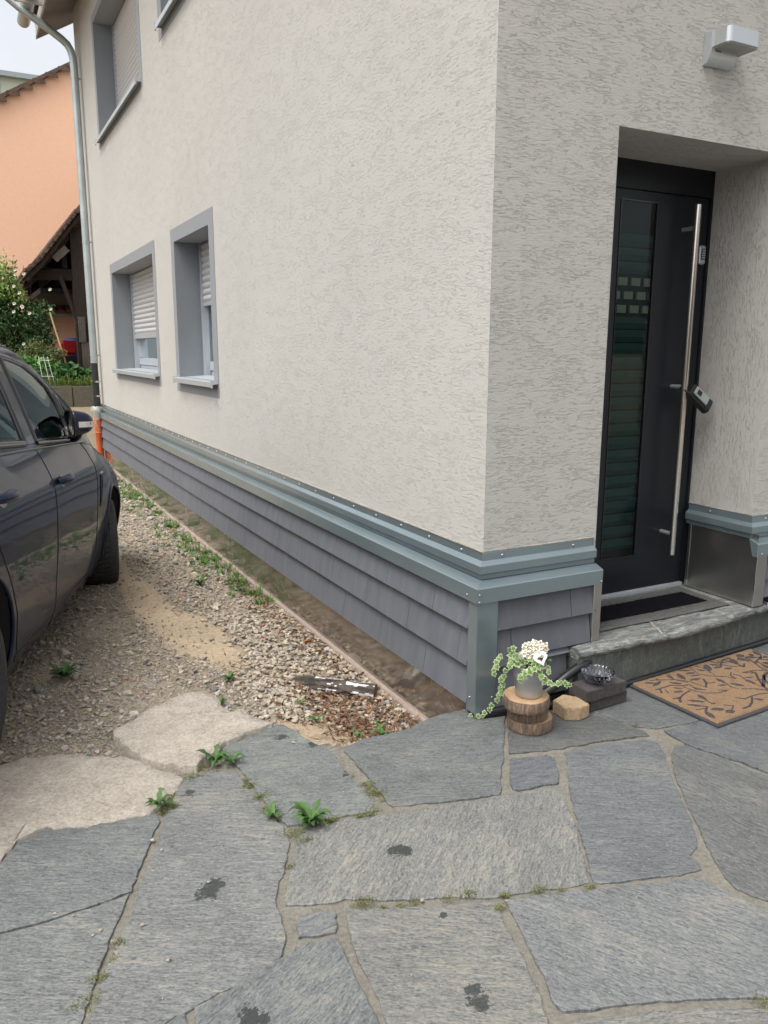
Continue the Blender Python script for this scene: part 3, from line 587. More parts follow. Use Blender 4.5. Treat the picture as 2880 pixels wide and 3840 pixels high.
    o=npmesh('gravel',np.concatenate(VV),np.concatenate(FF),M['stones'],np.concatenate(CC)); o['kind']='stuff'
    setp(o,'loose tan and grey gravel stones on the dirt drive','gravel')
gravel()
# ------------------------------------------------------------ the rendered house
house=empty('house',(0,0,0),label='grey rendered house with slate blue base cladding and recessed front door',cat='house')
WZ0=.60; WZ1=6.35; WY=10.34; WX=6.5
WINS=[dict(y0=5.95,y1=8.44,z0=1.235,z1=2.437,f=(5.82,8.56,1.11,2.552),sh=1.62,lab='far ground floor window with shutter half down'),
      dict(y0=3.84,y1=5.0,z0=1.235,z1=2.437,f=(3.70,5.12,1.10,2.552),sh=1.877,lab='ground floor window nearer the house corner'),
      dict(y0=6.10,y1=8.68,z0=4.07,z1=5.43,f=(5.96,8.80,3.99,5.52),sh=4.07,lab='upper window with shutter closed'),
      dict(y0=3.9,y1=5.06,z0=4.24,z1=5.43,f=(3.76,5.20,4.145,5.52),sh=4.24,lab='upper window cut off by the top of the photo')]
mb=MB()
def grid_wall(fn,uvf,us,vs,holes,mat):
    us=sorted(set(us)); vs=sorted(set(vs))
    for u0,u1 in zip(us,us[1:]):
        for v0,v1 in zip(vs,vs[1:]):
            if any(h[0]<=(u0+u1)/2<=h[1] and h[2]<=(v0+v1)/2<=h[3] for h in holes): continue
            c=[(u0,v0),(u1,v0),(u1,v1),(u0,v1)]
            mb.quad(*[fn(*q) for q in c],mat,[uvf(*q) for q in c])
hA=[(q['f'][0],q['f'][1],q['f'][2],q['f'][3]) for q in WINS]
grid_wall(lambda u,v:(0,u,v),lambda u,v:(u,v),[0,WY]+[h[i] for h in hA for i in (0,1)],[WZ0,WZ1]+[h[i] for h in hA for i in (2,3)],hA,M['stucco'])
DX0,DX1,DZ1,DY=.59,1.595,2.35,.39
grid_wall(lambda u,v:(u,0,v),lambda u,v:(u+20,v),[0,DX0,DX1,WX],[WZ0,DZ1,WZ1],[(DX0,DX1,WZ0,DZ1)],M['stucco'])
# reveal sides have the trowel marks running upright
mb.quad((DX0,0,.2),(DX0,DY+.1,.2),(DX0,DY+.1,DZ1),(DX0,0,DZ1),M['stucco'],[(.2,40),(.2,40.49),(DZ1,40.49),(DZ1,40)])
mb.quad((DX1,0,.60),(DX1,DY+.1,.60),(DX1,DY+.1,DZ1),(DX1,0,DZ1),M['stucco'],[(.6,50),(.6,50.49),(DZ1,50.49),(DZ1,50)])
mb.quad((DX0,0,DZ1),(DX1,0,DZ1),(DX1,DY+.1,DZ1),(DX0,DY+.1,DZ1),M['stucco'],[(60,0),(61,0),(61,.49),(60,.49)])
mb.quad((0,WY,WZ0-.8),(WX,WY,WZ0-.8),(WX,WY,WZ1+3),(0,WY,WZ1),M['stucco'],[(0,0),(WX,0),(WX,6),(0,6)])
mb.quad((WX,0,0),(WX,WY,0),(WX,WY,WZ1+3),(WX,0,WZ1+3),M['stucco'],[(0,0),(10,0),(10,6),(0,6)])
mb.add([(0,0,WZ1),(WX,0,WZ1),(WX,0,WZ1+3)],[(0,1,2)],M['stucco'],[[(0,0),(6,0),(6,3)]])
mb.build('wall',None,house)
# base wall behind the cladding
mb=MB(); mb.quad((.0,0,-.3),(.0,WY,-.3),(.0,WY,.6),(.0,0,.6),M['dark']); mb.quad((0,0,-.3),(DX0,0,-.3),(DX0,0,.6),(0,0,.6),M['dark']); mb.quad((DX1,0,.0),(WX,0,0),(WX,0,.6),(DX1,0,.6),M['dark'])
mb.quad((DX0,0,-.1),(DX1,0,-.1),(DX1,0,.19),(DX0,0,.19),M['dark'])
mb.build('base_wall',None,house)
# windows
for q in WINS:
    f=q['f']; y0,y1,z0,z1=q['y0'],q['y1'],q['z0'],q['z1']; mb=MB(); D=.25; px=-.002
    us=[f[0],y0,y1,f[1]]; vs=[f[2],z0,z1,f[3]]
    for i in range(3):
        for j in range(3):
            if i==1 and j==1: continue
            mb.quad((px,us[i],vs[j]),(px,us[i+1],vs[j]),(px,us[i+1],vs[j+1]),(px,us[i],vs[j+1]),M['frame_grey'])
    mb.quad((px,y0,z0),(D,y0,z0),(D,y0,z1),(px,y0,z1),M['reveal_grey']); mb.quad((px,y1,z0),(D,y1,z0),(D,y1,z1),(px,y1,z1),M['reveal_grey'])
    mb.quad((px,y0,z1),(px,y1,z1),(D,y1,z1),(D,y0,z1),M['frame_grey']); mb.quad((px,y0,z0),(D,y0,z0),(D,y1,z0),(px,y1,z0),M['frame_grey'])
    wn=mb.build('window',None,house); wn['label']=q['lab']
    # guide rails
    for yy,s_ in ((y0,1),(y1,-1)):
        g=MB(); a,b2=sorted((yy+s_*.001,yy+s_*.05)); g.box((D-.03,a,z0+.005),(D+.03,b2,z1-.002),M['pvc']); a,b2=sorted((yy+s_*.022,yy+s_*.03)); g.box((D-.0335,a,z0+.006),(D-.0305,b2,z1-.003),M['black'])
        g.build('guide_rail',None,wn,bevel=.002)
    # roller shutter curtain
    s=MB(); zz=z1; ya,yb=y0+.052,y1-.052; prof=[]
    k=0; H=.058
    z=z1-.002
    while z-H>q['sh']+.03:
        for t in np.linspace(0,1,7): s.v  # profile curved slats
        pts=[(D-.004-.014*math.sin(PI*t),z-H*t*.93) for t in np.linspace(0,1,7)]+[(D-.002,z-H)]
        vs_=[(p[0],yy,p[1]) for p in pts for yy in (ya,yb)]; s.add(vs_,[(2*i,2*i+1,2*i+3,2*i+2) for i in range(len(pts)-1)],M['shutter'],smooth=False); z-=H
    s.build('roller_shutter',None,wn)
    e=MB(); e.box((D-.018,ya,q['sh']),(D+.004,yb,z-.001),M['alu']); e.build('end_slat',None,wn,bevel=.003)
    if q['sh']-z0>.05:
        fr=MB(); X=D+.035; zt=z1-.3
        X=D+.035
        ow_=.055 if y1-y0>2 else .012; si=.045 if y1-y0>2 else .006
        fr.box((X,y0+.001,z0+.006),(X+.06,y1-.001,z0+.05),M['pvc']); fr.box((X,y0+.001,z0+.052),(X+.06,y0+ow_,zt),M['pvc']); fr.box((X,y1-ow_,z0+.052),(X+.06,y1-.001,zt),M['pvc'])
        X2=X-.012; ym=(y0+y1)/2; fw=.07 if y1-y0>2 else .012; ow_=.055 if y1-y0>2 else .012; si=.045 if y1-y0>2 else .006
        for (a,b2) in ((y0+.045,ym-.002),(ym+.002,y1-.045)) if y1-y0>2 else ((y0+si,y1-si),):
            fr.box((X2,a,z0+.053),(X2+.05,b2,z0+.14),M['pvc']); fr.box((X2,a,z0+.142),(X2+.05,a+fw,zt),M['pvc']); fr.box((X2,b2-fw,z0+.142),(X2+.05,b2,zt),M['pvc'])
        fr.build('window_frame',None,wn,bevel=.005)
        pn=MB(); pn.quad((X+.02,y0+.01,z0+.13),(X+.02,y1-.01,z0+.13),(X+.02,y1-.01,zt),(X+.02,y0+.01,zt),M['winglass']); pn.build('pane',None,wn)
        ct=MB(); n=90
        cv=[];
        for i in range(n+1):
            yy=y0+.02+(y1-y0-.04)*i/n; cv+= [(X+.16+.02*math.sin(i*1.3),yy,z0),(X+.16+.02*math.sin(i*1.3),yy,z1-.1)]
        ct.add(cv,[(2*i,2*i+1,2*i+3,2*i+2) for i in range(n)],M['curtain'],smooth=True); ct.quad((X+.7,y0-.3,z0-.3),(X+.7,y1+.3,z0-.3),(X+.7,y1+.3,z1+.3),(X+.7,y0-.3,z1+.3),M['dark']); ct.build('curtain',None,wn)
    # sill with end caps
    sl_=MB(); a,b2=y0-.075,y1+.012
    if y1-y0<2: a=y0-.12
    sl_.prism([(D+.02,z0+.012),(-.058,z0-.006),(-.062,z0-.008),(-.062,z0-.048),(-.056,z0-.048),(-.056,z0-.012),(D+.02,z0+.006)],'y',a+.004,b2-.004,M['alu'])
    for yy in (a,b2-.0035):
        sl_.prism([(-.002,z0+.012),(-.064,z0+.004),(-.064,z0-.052),(-.048,z0-.052),(-.048,z0-.026),(-.002,z0-.022)],'y',yy,yy+.0035,M['alu'])
    sl_.build('sill',None,wn)
# sheet metal flashing round the base of the render
def flash_run(pts,prof,mat,ends=True):
    """sweep a (d,z) profile along the outer wall path pts (list of (corner xy, miter vector))"""
    mbx=MB()
    n=len(prof)
    vs=[(p[0]+mv[0]*d,p[1]+mv[1]*d,z) for p,mv in pts for d,z in prof]
    fs=[(i*n+j,(i+1)*n+j,(i+1)*n+j+1,i*n+j+1) for i in range(len(pts)-1) for j in range(n-1)]
    mbx.add(vs,fs,mat)
    if ends:
        for k in (0,len(pts)-1):
            b0=k*n; mbx.add([vs[b0+j] for j in range(n)],[tuple(range(n))],mat)
    return mbx
up=[(-.002,.689),(.010,.689),(.012,.684),(.013,.654),(.030,.641),(.033,.637),(.033,.606),(.021,.597),(.020,.580),(.018,.577)]
lo=[(.020,.577),(.068,.560),(.0705,.557),(.0705,.497),(.066,.495),(.045,.495)]
mb=flash_run([((0,WY),(-1,0)),((0,0),(-1,-1)),((DX0-.02,0),(0,-1))],up,M['flash']); fl=mb.build('flashing',None,house)
mb=flash_run([((0,WY),(-1,0)),((0,0),(-1,-1)),((DX0-.012,0),(0,-1))],lo,M['flash']); mb.build('flashing',None,house)
mb=flash_run([((DX1,DY-.01),(-1,0)),((DX1,0),(-1,-1)),((WX,0),(0,-1))],up,M['flash']); mb.build('flashing',None,house)
mb=flash_run([((DX1-.03,0),(0,-1)),((WX,0),(0,-1))],lo,M['flash']); mb.build('flashing',None,house)
# mastic bead + solder seam + screws
mb=MB(); mb.tube([(-.012,WY,.691),(-.012,-.012,.691),(DX0-.02,-.012,.691)],.004,M['conc_slab'],6); mb.tube([(DX1-.012,DY-.01,.691),(DX1-.012,-.012,.691),(WX,-.012,.691)],.004,M['conc_slab'],6); mb.build('mastic_bead',None,house)
sc_=MB()
def screwhead(c,d,r=.0065):
    sc_=MB()
    d=Vector(d).normalized(); a=d.orthogonal().normalized(); b2=d.cross(a); c=Vector(c)
    vs=[c+d*h+(a*math.cos(t)+b2*math.sin(t))*r*q for h,q in ((0,1),(.002,1),(.0045,.55)) for t in [2*PI*i/10 for i in range(10)]]+[c+d*.005]
    fs=[(i*10+j,i*10+(j+1)%10,(i+1)*10+(j+1)%10,(i+1)*10+j) for i in range(2) for j in range(10)]+[(20+j,20+(j+1)%10,30) for j in range(10)]
    sc_.add(vs,fs,M['screw'],smooth=True); sc_.build('screw',None,house)
y=.14
while y<WY-.1: screwhead((-.0125,y,.668),(-1,0,0)); y+=.262
for x in (.085,.455,.0): 
    if x: screwhead((x,-.0125,.668),(0,-1,0))
screwhead((DX1-.0125,.24,.668),(-1,0,0)); 
for x in (1.68,1.95,2.2): screwhead((x,-.0125,.668),(0,-1,0))
for p in ((-.036,-.0335,.665),(-.03,-.034,.622)): pass
for c,d in (((-.0715,.0,.52),(-1,0,0)),((-.062,-.0715,.535),(0,-1,0)),((-.062,-.0715,.505),(0,-1,0)),((.57,-.0715,.508),(0,-1,0)),((-.0612,-.02,.085),(-1,0,0)),((.02,-.0612,.085),(0,-1,0)),((1.60,-.0715,.508),(0,-1,0))): screwhead(c,d,.004)
# corner cover strip
mb=MB(); mb.prism([(-.061,.005),(-.0615,-.0615),(.039,-.061),(.039,-.052),(-.052,-.052),(-.052,.005)],'z',.022,.4955,M['flash']); mb.build('corner_strip',None,house,bevel=.0015)
# shingled cladding
sd=MB(); rows=[(.497,.372),(.374,.212),(.214,.048)]
offs=[.72,.515,.36]; L=.435
for r,((zt,zb),of) in enumerate(zip(rows,offs)):
    k=-2
    while of+k*L<WY:
        y0=max(of+k*L+.0013,.006); y1=min(of+(k+1)*L-.0013,WY-.01); k+=1
        if y1-y0<.02: continue
        tn=.95+.09*random.random(); tb=random.random()*.03; w1=random.uniform(-.0006,.0006)
        c=(tn,tn,tn+tb)
        sd.add([(-.038,y0,zt),(-.038,y1,zt),(-.064+w1,y1,zb),(-.064+w1,y0,zb),(-.034,y0,zt),(-.034,y1,zt),(-.043,y1,zb),(-.043,y0,zb)],[(0,1,2,3),(3,2,6,7),(0,3,7,4),(1,5,6,2)],M['siding'],col=c)
sd.build('siding',None,house); sd=MB()
def sdB(x0,x1,zt,zb):
    tn=.80+.12*random.random(); c=(tn,tn,tn+.01); sd.add([(x0,-.038,zt),(x1,-.038,zt),(x1,-.060,zb),(x0,-.060,zb),(x0,-.034,zt),(x1,-.034,zt),(x1,-.043,zb),(x0,-.043,zb)],[(0,1,2,3),(3,2,6,7),(0,3,7,4),(1,5,6,2)],M['siding'],col=c)
sdB(.035,.4235,.497,.367); sdB(.4265,.562,.497,.367); sdB(.035,.1185,.369,.207); sdB(.1215,.538,.369,.236); sdB(.1215,.425,.2355,.207); sdB(.035,.30,.209,.035); sdB(.303,.42,.209,.035)
sd.build('siding',None,house); sd=MB()
for x0 in (1.66,2.095,2.53,2.965): sdB(x0,x0+.432,.497,.367); sdB(x0-.2 if x0>1.7 else 1.64,x0+.232,.369,.275)
sd.build('siding',None,house)
# dull steel sheet and concrete plinth under the cladding
mb=MB()
for a,b2 in ((.04,3.449),(3.455,6.459),(6.465,WY-.01)):
    n=24; ys_=np.linspace(a,b2,n)
    vs=[(-.0285+noise.noise(Vector((yy*2,zz*4,0)))*.0025,yy,zz) for yy in ys_ for zz in np.linspace(-.197,.06,6)]
    mb.add(vs,[(i*6+j,(i+1)*6+j,(i+1)*6+j+1,i*6+j+1) for i in range(n-1) for j in range(5)],M['sheet'],smooth=True)
mb.build('base_sheet',None,house)
mb=MB(); n=160; ys_=np.linspace(-.02,WY,n); pr=[(-.02,-.190),(-.046,-.192),(-.052,-.200),(-.056,-.30)]
vs=[(d+noise.noise(Vector((yy*9,z*9,2)))*.006-.004*max(0,noise.noise(Vector((yy*1.2,0,2)))),yy,z+noise.noise(Vector((yy*7,1,2)))*.003) for yy in ys_ for d,z in pr]
mb.add(vs,[(i*4+j,(i+1)*4+j,(i+1)*4+j+1,i*4+j+1) for i in range(n-1) for j in range(3)],M['plinth'],smooth=True); mb.build('plinth',None,house)
# stainless edge strips and kick panel in the reveal
mb=MB(); mb.box((.545,-.058,.232),(.588,-.0,.497),M['panel']); mb.box((.541,-.0605,.232),(.546,-.0,.4965),M['steel']); mb.build('edge_strip',None,house)
mb=MB(); pv=[];nn=14
for i in range(nn+1):
    for j in range(9):
        yy=-.058+(.37+.058)*i/nn; zz=.236+(.600-.236)*j/8; pv.append((DX1-.012+.0022*noise.noise(Vector((yy*5,zz*5,0))),yy,zz))
mb.add(pv,[(i*9+j,(i+1)*9+j,(i+1)*9+j+1,i*9+j+1) for i in range(nn) for j in range(8)],M['panel'],smooth=True)
mb.box((DX1-.0125,-.061,.236),(DX1+.062,-.057,.51),M['panel']); mb.box((DX1-.0145,-.0625,.236),(DX1-.011,-.0575,.51),M['steel']); mb.box((DX1-.014,.352,.24),(DX1-.011,.356,.598),M['steel'])
mb.build('kick_panel',None,house)
# eaves
ev=MB()
def rz(x): return 6.10+.58*x
ev.quad((-.44,-1.0,rz(-.44)),(0.02,-1.0,rz(.02)),(.02,10.75,rz(.02)),(-.44,10.75,rz(-.44)),M['soffit'])
ev.quad((.02,WY,rz(.02)),(4,WY,rz(4)),(4,10.75,rz(4)),(.02,10.75,rz(.02)),M['soffit'])
ev.box((-.46,-1.0,rz(-.44)-.01),(-.44,10.75,rz(-.44)+.16),M['soffitwhite'])
ev.prism([(-.46,rz(-.46)-.02),(4,rz(4)-.02),(4,rz(4)+.2),(-.46,rz(-.46)+.2)],'y',10.75,10.78,M['soffitwhite'])
rf=ev.build('eaves',None,house)
g=MB(); n=12
pr=[(-.62+.085*math.cos(t),rz(-.44)+.12+.085*math.sin(t)) for t in np.linspace(PI,2*PI,n)]
g.add([(p[0],yy,p[1]) for p in pr for yy in (-1,10.6)],[(2*i,2*i+1,2*i+3,2*i+2) for i in range(n-1)],M['zinc'],smooth=True)
g.box((-.80,9.62,rz(-.44)+.02),(-.46,9.66,rz(-.44)+.10),M['soffitwhite'])
g.build('gutter',None,rf)
ro=MB(); ro.prism([(-.50,rz(-.50)+.24),(4.2,rz(4.2)+.24),(4.2,rz(4.2)+.30),(-.50,rz(-.50)+.30)],'y',-1.05,10.80,M['oldtile']); ro.build('roof',None,house)
# ------------------------------------------------------------ front door (part of the house)
mb=MB()
mb.box((DX0-.01,DY,.232),(DX0+.06,DY+.06,DZ1+.01),M['antra']); mb.box((1.578,DY,.232),(DX1+.012,DY+.06,DZ1+.01),M['antra']); mb.box((DX0+.061,DY,2.224),(1.577,DY+.06,DZ1+.01),M['antra'])
mb.box((1.60,DY-.02,.236),(1.6,DY,2.3),M['antra']) if False else None
door=mb.build('door',None,house,bevel=.003)
GX0,GX1,GZ0,GZ1=1.0,1.225,.44,2.172
mb=MB(); yl=DY+.008
for (a,b2,c,d) in ((DX0+.064,GX0,.256,2.22),(GX1,1.574,.256,2.22),(GX0,GX1,.256,GZ0),(GX0,GX1,GZ1,2.22)): mb.box((a,yl,c),(b2,yl+.012,d),M['antra'])
mb.build('door_leaf',None,door)
mb=MB(); t_=.004
for (a,b2,c,d) in ((GX0,GX1,GZ0-t_,GZ0),(GX0,GX1,GZ1,GZ1+t_),(GX1,GX1+t_,GZ0-t_,GZ1+t_),(GX0-t_,GX0,GZ0-t_,GZ1+t_)): mb.box((a,yl-.004,c),(b2,yl+.001,d),M['chrome'])
mb.build('glazing_bead',None,door)
mb=MB(); mb.quad((GX0,yl+.002,GZ0),(GX1,yl+.002,GZ0),(GX1,yl+.002,GZ1),(GX0,yl+.002,GZ1),M['doorglass']); mb.build('glass_pane',None,door)
mb=MB(); yb=yl+.014  # teal slats and cream blocks behind the pane stand in for its reflection
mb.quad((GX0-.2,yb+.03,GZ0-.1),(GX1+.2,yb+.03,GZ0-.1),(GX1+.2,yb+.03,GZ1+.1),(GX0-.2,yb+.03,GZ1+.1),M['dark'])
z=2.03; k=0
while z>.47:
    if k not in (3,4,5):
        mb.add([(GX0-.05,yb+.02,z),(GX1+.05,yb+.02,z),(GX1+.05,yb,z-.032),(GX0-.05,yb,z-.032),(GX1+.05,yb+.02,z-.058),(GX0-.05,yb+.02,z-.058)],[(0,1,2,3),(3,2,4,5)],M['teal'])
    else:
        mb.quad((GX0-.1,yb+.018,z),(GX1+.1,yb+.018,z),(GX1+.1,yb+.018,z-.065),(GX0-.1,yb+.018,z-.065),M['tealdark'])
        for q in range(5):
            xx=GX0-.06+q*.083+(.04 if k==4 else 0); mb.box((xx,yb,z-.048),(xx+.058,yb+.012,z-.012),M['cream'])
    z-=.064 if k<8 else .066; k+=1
mb.build('reflection_slats',None,door)
mb=MB(); mb.tube([(1.409,.315,.439),(1.409,.315,2.169)],.0165,M['steel'],24)
for z in (2.064,1.305,.548): mb.tube([(1.409,.315,z),(1.409,yl,z)],.011,M['zinc'],16)
mb.build('door_handle',None,door)
mb=MB(); mb.box((1.521,yl-.016,1.905),(1.566,yl-.001,2.0),M['alu']); kp=mb.build('keypad',None,door,bevel=.008,bseg=3)
mb=MB(); mb.box((1.531,yl-.0185,1.93),(1.556,yl-.0162,1.982),M['black'])
for i in range(4):
    for j in range(2): mb.box((1.534+j*.0112,yl-.0205,1.934+i*.0118),(1.5425+j*.0112,yl-.0186,1.9425+i*.0118),M['alu'])
mb.build('keys',None,kp)
mb=MB(); mb.box((DX0,DY-.012,.231),(DX1-.016,DY+.01,.252),M['alu']); mb.build('threshold',None,door,bevel=.003)
# rooms behind, so that openings read dark
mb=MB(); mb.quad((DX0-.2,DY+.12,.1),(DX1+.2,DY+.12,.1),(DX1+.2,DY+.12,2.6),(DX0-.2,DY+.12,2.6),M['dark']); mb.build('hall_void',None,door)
# ------------------------------------------------------------ wall lamp
lamp=empty('wall_lamp',(1.11,0,2.66),label='silver outdoor wall lamp above the front door',cat='wall lamp')
def rrect(x0,x1,y0,y1,r,n=6):
    P=[]
    for cx,cy,a in ((x1-r,y0+r,-PI/2),(x1,y1,0),(x0,y1,0),(x0+r,y0+r,PI)):
        if cy==y1: P.append((cx,cy)); continue
        for i in range(n+1): t=a+PI/2*i/n; P.append((cx+r*math.cos(t),cy+r*math.sin(t)))
    return P
# local to lamp
def shift(o,e): 
    o.parent=e; o.matrix_parent_inverse=Matrix.Translation(-e.location) if e.rotation_euler.z==0 else e.matrix_basis.inverted(); return o
mb=MB(); mb.prism(rrect(1.026,1.208,-.122,-.012,.022),'z',2.690,2.749,M['lamp']); shift(mb.build('housing',bevel=.002),lamp)
mb=MB(); mb.prism(rrect(1.031,1.203,-.117,-.016,.02),'z',2.686,2.6895,M['lampdiff']); shift(mb.build('diffuser'),lamp)
mb=MB(); pr=[(0,2.632)]+[(-.044+.0*t,0) for t in ()]
arc=[(-.004-.038*(1-math.cos(t)),2.632+.056*math.sin(t)) for t in np.linspace(0,PI/2,9)]
mb.prism([(0,2.749),(0,2.630)]+[(-.006-.036*math.sin(t)**1,2.630+.056*(1-math.cos(t))) for t in np.linspace(0,PI/2,9)]+[(-.042,2.749)],'x',1.018,1.172,M['lamp']); shift(mb.build('bracket',bevel=.0015),lamp)
mb=MB()
for i in range(4): mb.box((1.044+i*.009,-.0425,2.676),(1.048+i*.009,-.036,2.684),M['black'])
shift(mb.build('vent_slots'),lamp)
# ------------------------------------------------------------ downpipe
PX,PY,PR=-.088,9.9,.05
dp=empty('downpipe',(PX,PY,-.1),label='galvanised downpipe with black lower length at the far corner of the house',cat='downpipe')
path=[(-1.05,PY+.1,6.12),(-.92,PY+.08,6.06),(-.72,PY+.04,5.90),(-.50,PY,5.76),(-.32,PY,5.65),(-.22,PY,5.585),(-.155,PY,5.53),(-.115,PY,5.46),(-.095,PY,5.38),(PX,PY,5.27),(PX,PY,3.2),(PX,PY,1.29)]
mb=MB(); mb.tube(path,PR,None,20,mat=None) if False else mb.tube(path,PR,M['zinc'],20)
for z in (5.26,2.0,1.30): mb.tube([(PX,PY,z-.012),(PX,PY,z+.012)],PR+.003,M['zinc'],20)
shift(mb.build('metal_pipe'),dp)
mb=MB(); mb.tube([(PX,PY,1.30),(PX,PY,.62)],PR-.003,M['drainblack'],20); mb.tube([(PX,PY,.78),(PX,PY,.60)],PR+.001,M['drainblack'],20); shift(mb.build('black_pipe'),dp)
def brk(z,mat,parent):
    b_=MB(); b_.tube([(PX,PY,z-.011),(PX,PY,z+.011)],PR+.0045,mat,20); b_.tube([(PX+PR,PY,z),(0.0,PY,z)],.005,mat,8); b_.box((PX+PR-.005,PY-.012,z-.01),(PX+PR+.02,PY+.012,z+.01),mat)
    return shift(b_.build('bracket'),parent)
for z in (5.12,2.98,1.40): brk(z,M['zinc'],dp)
for z in (1.02,.81): brk(z,M['steel'],dp)
op=empty('drain_socket',(PX,PY,-.2),label='orange drain pipe rising from the ground under the downpipe',cat='drain pipe')
mb=MB(); mb.lathe([(.052,0),(.052,.56),(.059,.57),(.059,.78),(.056,.79)],(PX,PY,-.3),24,M['orange_pvc']); mb.lathe([(.0595,.56),(.0635,.565),(.0635,.58),(.0595,.585)],(PX,PY,-.3),24,M['orange_pvc']); mb.lathe([(.0595,.74),(.062,.745),(.062,.79),(.05,.792)],(PX,PY,-.3),24,M['orange_pvc']); shift(mb.build('pipe'),op)
mb=MB()
mb.lathe([(.062,0),(.068,.04),(.074,.09),(.080,.13),(.066,.17),(.056,.19)],(PX,PY,.47),40,M['plastic'],mod=lambda t,z:1+.12*math.sin(t*7+z*40)+.1*math.sin(t*3+z*60)+(.25 if z>.1 and 2.6<t<3.6 else 0))
for k in range(3): mb.tube([(PX-.045,PY-.045,.5),(PX-.03-.01*k,PY-.065,.42),(PX-.01+.01*k,PY-.068,.30)],.003,M['plastic'],5)
o=shift(mb.build('plastic_wrap'),op)
# ------------------------------------------------------------ doorstep
st=empty('doorstep',(1.1,-.05,0),label='rough grey stone doorstep in front of the door',cat='doorstep')
fr_=[(.433,-.106),(.5,-.111),(.6,-.112),(.777,-.116),(.945,-.127),(.953,-.112),(.965,-.128),(1.2,-.112),(1.45,-.085),(1.709,-.055),(1.72,-.045),(1.73,-.06),(2.3,-.03),(3.2,.0)]
def fy(x):
    for (a,b2),(c,d) in zip(fr_,fr_[1:]):
        if a<=x<=c: return b2+(d-b2)*(x-a)/(c-a)
    return fr_[-1][1]
bm=bmesh.new(); xs=list(np.arange(.433,3.2,.012)); prof=[]
rows_=[]
for x in xs:
    row=[]; f=fy(x)
    gap=abs(x-.953)<.01 or abs(x-1.72)<.01
    def nn(a,b2,c,s=1): return noise.noise(Vector((a*s,b2*s,c*s)))
    pts=[(.40,.23),(.3,.23),(.2,.23),(.1,.23),(.03,.2305),(-.03,.230),(f+.03,.230),(f+.01,.2285),(f+.003,.222),(f-.003,.212),(f-.004,.202),(f+.001,.192),(f+.008,.186),(f+.03,.184),(f+.1,.184)]
    for i,(y,z) in enumerate(pts):
        e=1 if i>5 else .15
        dy=(nn(x,z,0,14)*.012+nn(x,z*2.5,5,45)*.008)*e; dz=nn(x,y,3,20)*.004+nn(x,y,9,60)*.002*(1 if i<9 else 2)
        if gap and 6<=i<=12: dy+=.004; 
        row.append(bm.verts.new((x,y+dy,z+dz-(.003 if gap and i<9 else 0))))
    rows_.append(row)
for a,b2 in zip(rows_,rows_[1:]):
    for i in range(len(a)-1): f=bm.faces.new((a[i],a[i+1],b2[i+1],b2[i])); f.smooth=True
f=bm.faces.new(rows_[0]); 
me=bpy.data.meshes.new('tread'); bm.to_mesh(me); bm.free(); me.materials.append(M['step']); o=bpy.data.objects.new('tread',me); COL.objects.link(o); shift(o,st)
mb=MB()
for xj in (.953,1.72):
    v=[(xj-.005+.004*math.sin(i),-.0,0) for i in range(2)]
    pts=[(xj+.02-.05*k/6*1.2+.006*math.sin(k*2),fy(xj)+.14*(6-k)/6-.001,.2315) for k in range(7)] if xj<1 else [(xj+.004*math.sin(k*2),fy(xj)+.1*(6-k)/6,.2315) for k in range(7)]
    mb.tube(pts+[(pts[-1][0],fy(xj)-.002,.214),(pts[-1][0],fy(xj)+.004,.192)],.0045,M['conc_slab'],6)
shift(mb.build('mortar_joint'),st)
def ry(x): return -.083+.075*(x-.75)
mb=MB(); V=[];xs2=np.arange(.436,3.2,.02); zs=np.linspace(-.01,.19,9)
for x in xs2:
    for z in zs: V.append((x,ry(x)+noise.noise(Vector((x*8,0,z*8)))*.006+noise.noise(Vector((x*30,2,z*30)))*.003,z))
mb.add(V,[(i*9+j,i*9+j+1,(i+1)*9+j+1,(i+1)*9+j) for i in range(len(xs2)-1) for j in range(8)],M['riser'],smooth=True); mb.quad((.436,ry(.436),-.01),(.436,.3,-.01),(.436,.3,.19),(.436,ry(.436),.19),M['riser'])
shift(mb.build('riser'),st)
# ------------------------------------------------------------ rubber mat on the step
rm=empty('rubber_doormat',(.66,.015,.2345),0,label='black rubber doormat with wavy edge lying on the stone step',cat='doormat')
mb=MB(); W_,H_=.86,.325; nx,ny=110,46
def rmz(u,v):
    e=.004+.0035*math.sin(u*19+.6)*max(0,1-v/.13)+.003*max(0,1-v/.1)*(.5+.5*math.sin(u*11))
    return e
V=[];
for i in range(nx+1):
    for j in range(ny+1):
        u=W_*i/nx; v=H_*j/ny; d=min(u,W_-u,v,H_-v)
        x=u+.01*(v/H_)*0+.0; yv=v-.004*math.sin(u*19+.6)*(1-v/H_)
        z=rmz(u,v)+.004
        if d<.045: z+=.0022*(1 if (int(d/.0075)%2==0) else 0)
        elif d<.075: z+=.0016*((int((u+v)/.009)%2)) 
        if d<.001: z=rmz(u,v)*.5
        V.append((x,yv,z))
mb.add(V,[(i*(ny+1)+j,(i+1)*(ny+1)+j,(i+1)*(ny+1)+j+1,i*(ny+1)+j+1) for i in range(nx) for j in range(ny)],M['rubber'],smooth=False)
mb.build('rubber_border',None,rm)
mb=MB(); V=[];nx2=70;ny2=24
for i in range(nx2+1):
    for j in range(ny2+1):
        u=.078+(W_-.156)*i/nx2; v=.078+(H_-.156)*j/ny2; V.append((u,v-.004*math.sin(u*19+.6)*(1-v/H_),rmz(u,v)+.0075+(.0015 if (i//2+j//2)%2 and i%2==0 else 0)))
mb.add(V,[(i*(ny2+1)+j,(i+1)*(ny2+1)+j,(i+1)*(ny2+1)+j+1,i*(ny2+1)+j+1) for i in range(nx2) for j in range(ny2)],M['blacktextile'],smooth=False); mb.build('textile_inlay',None,rm)
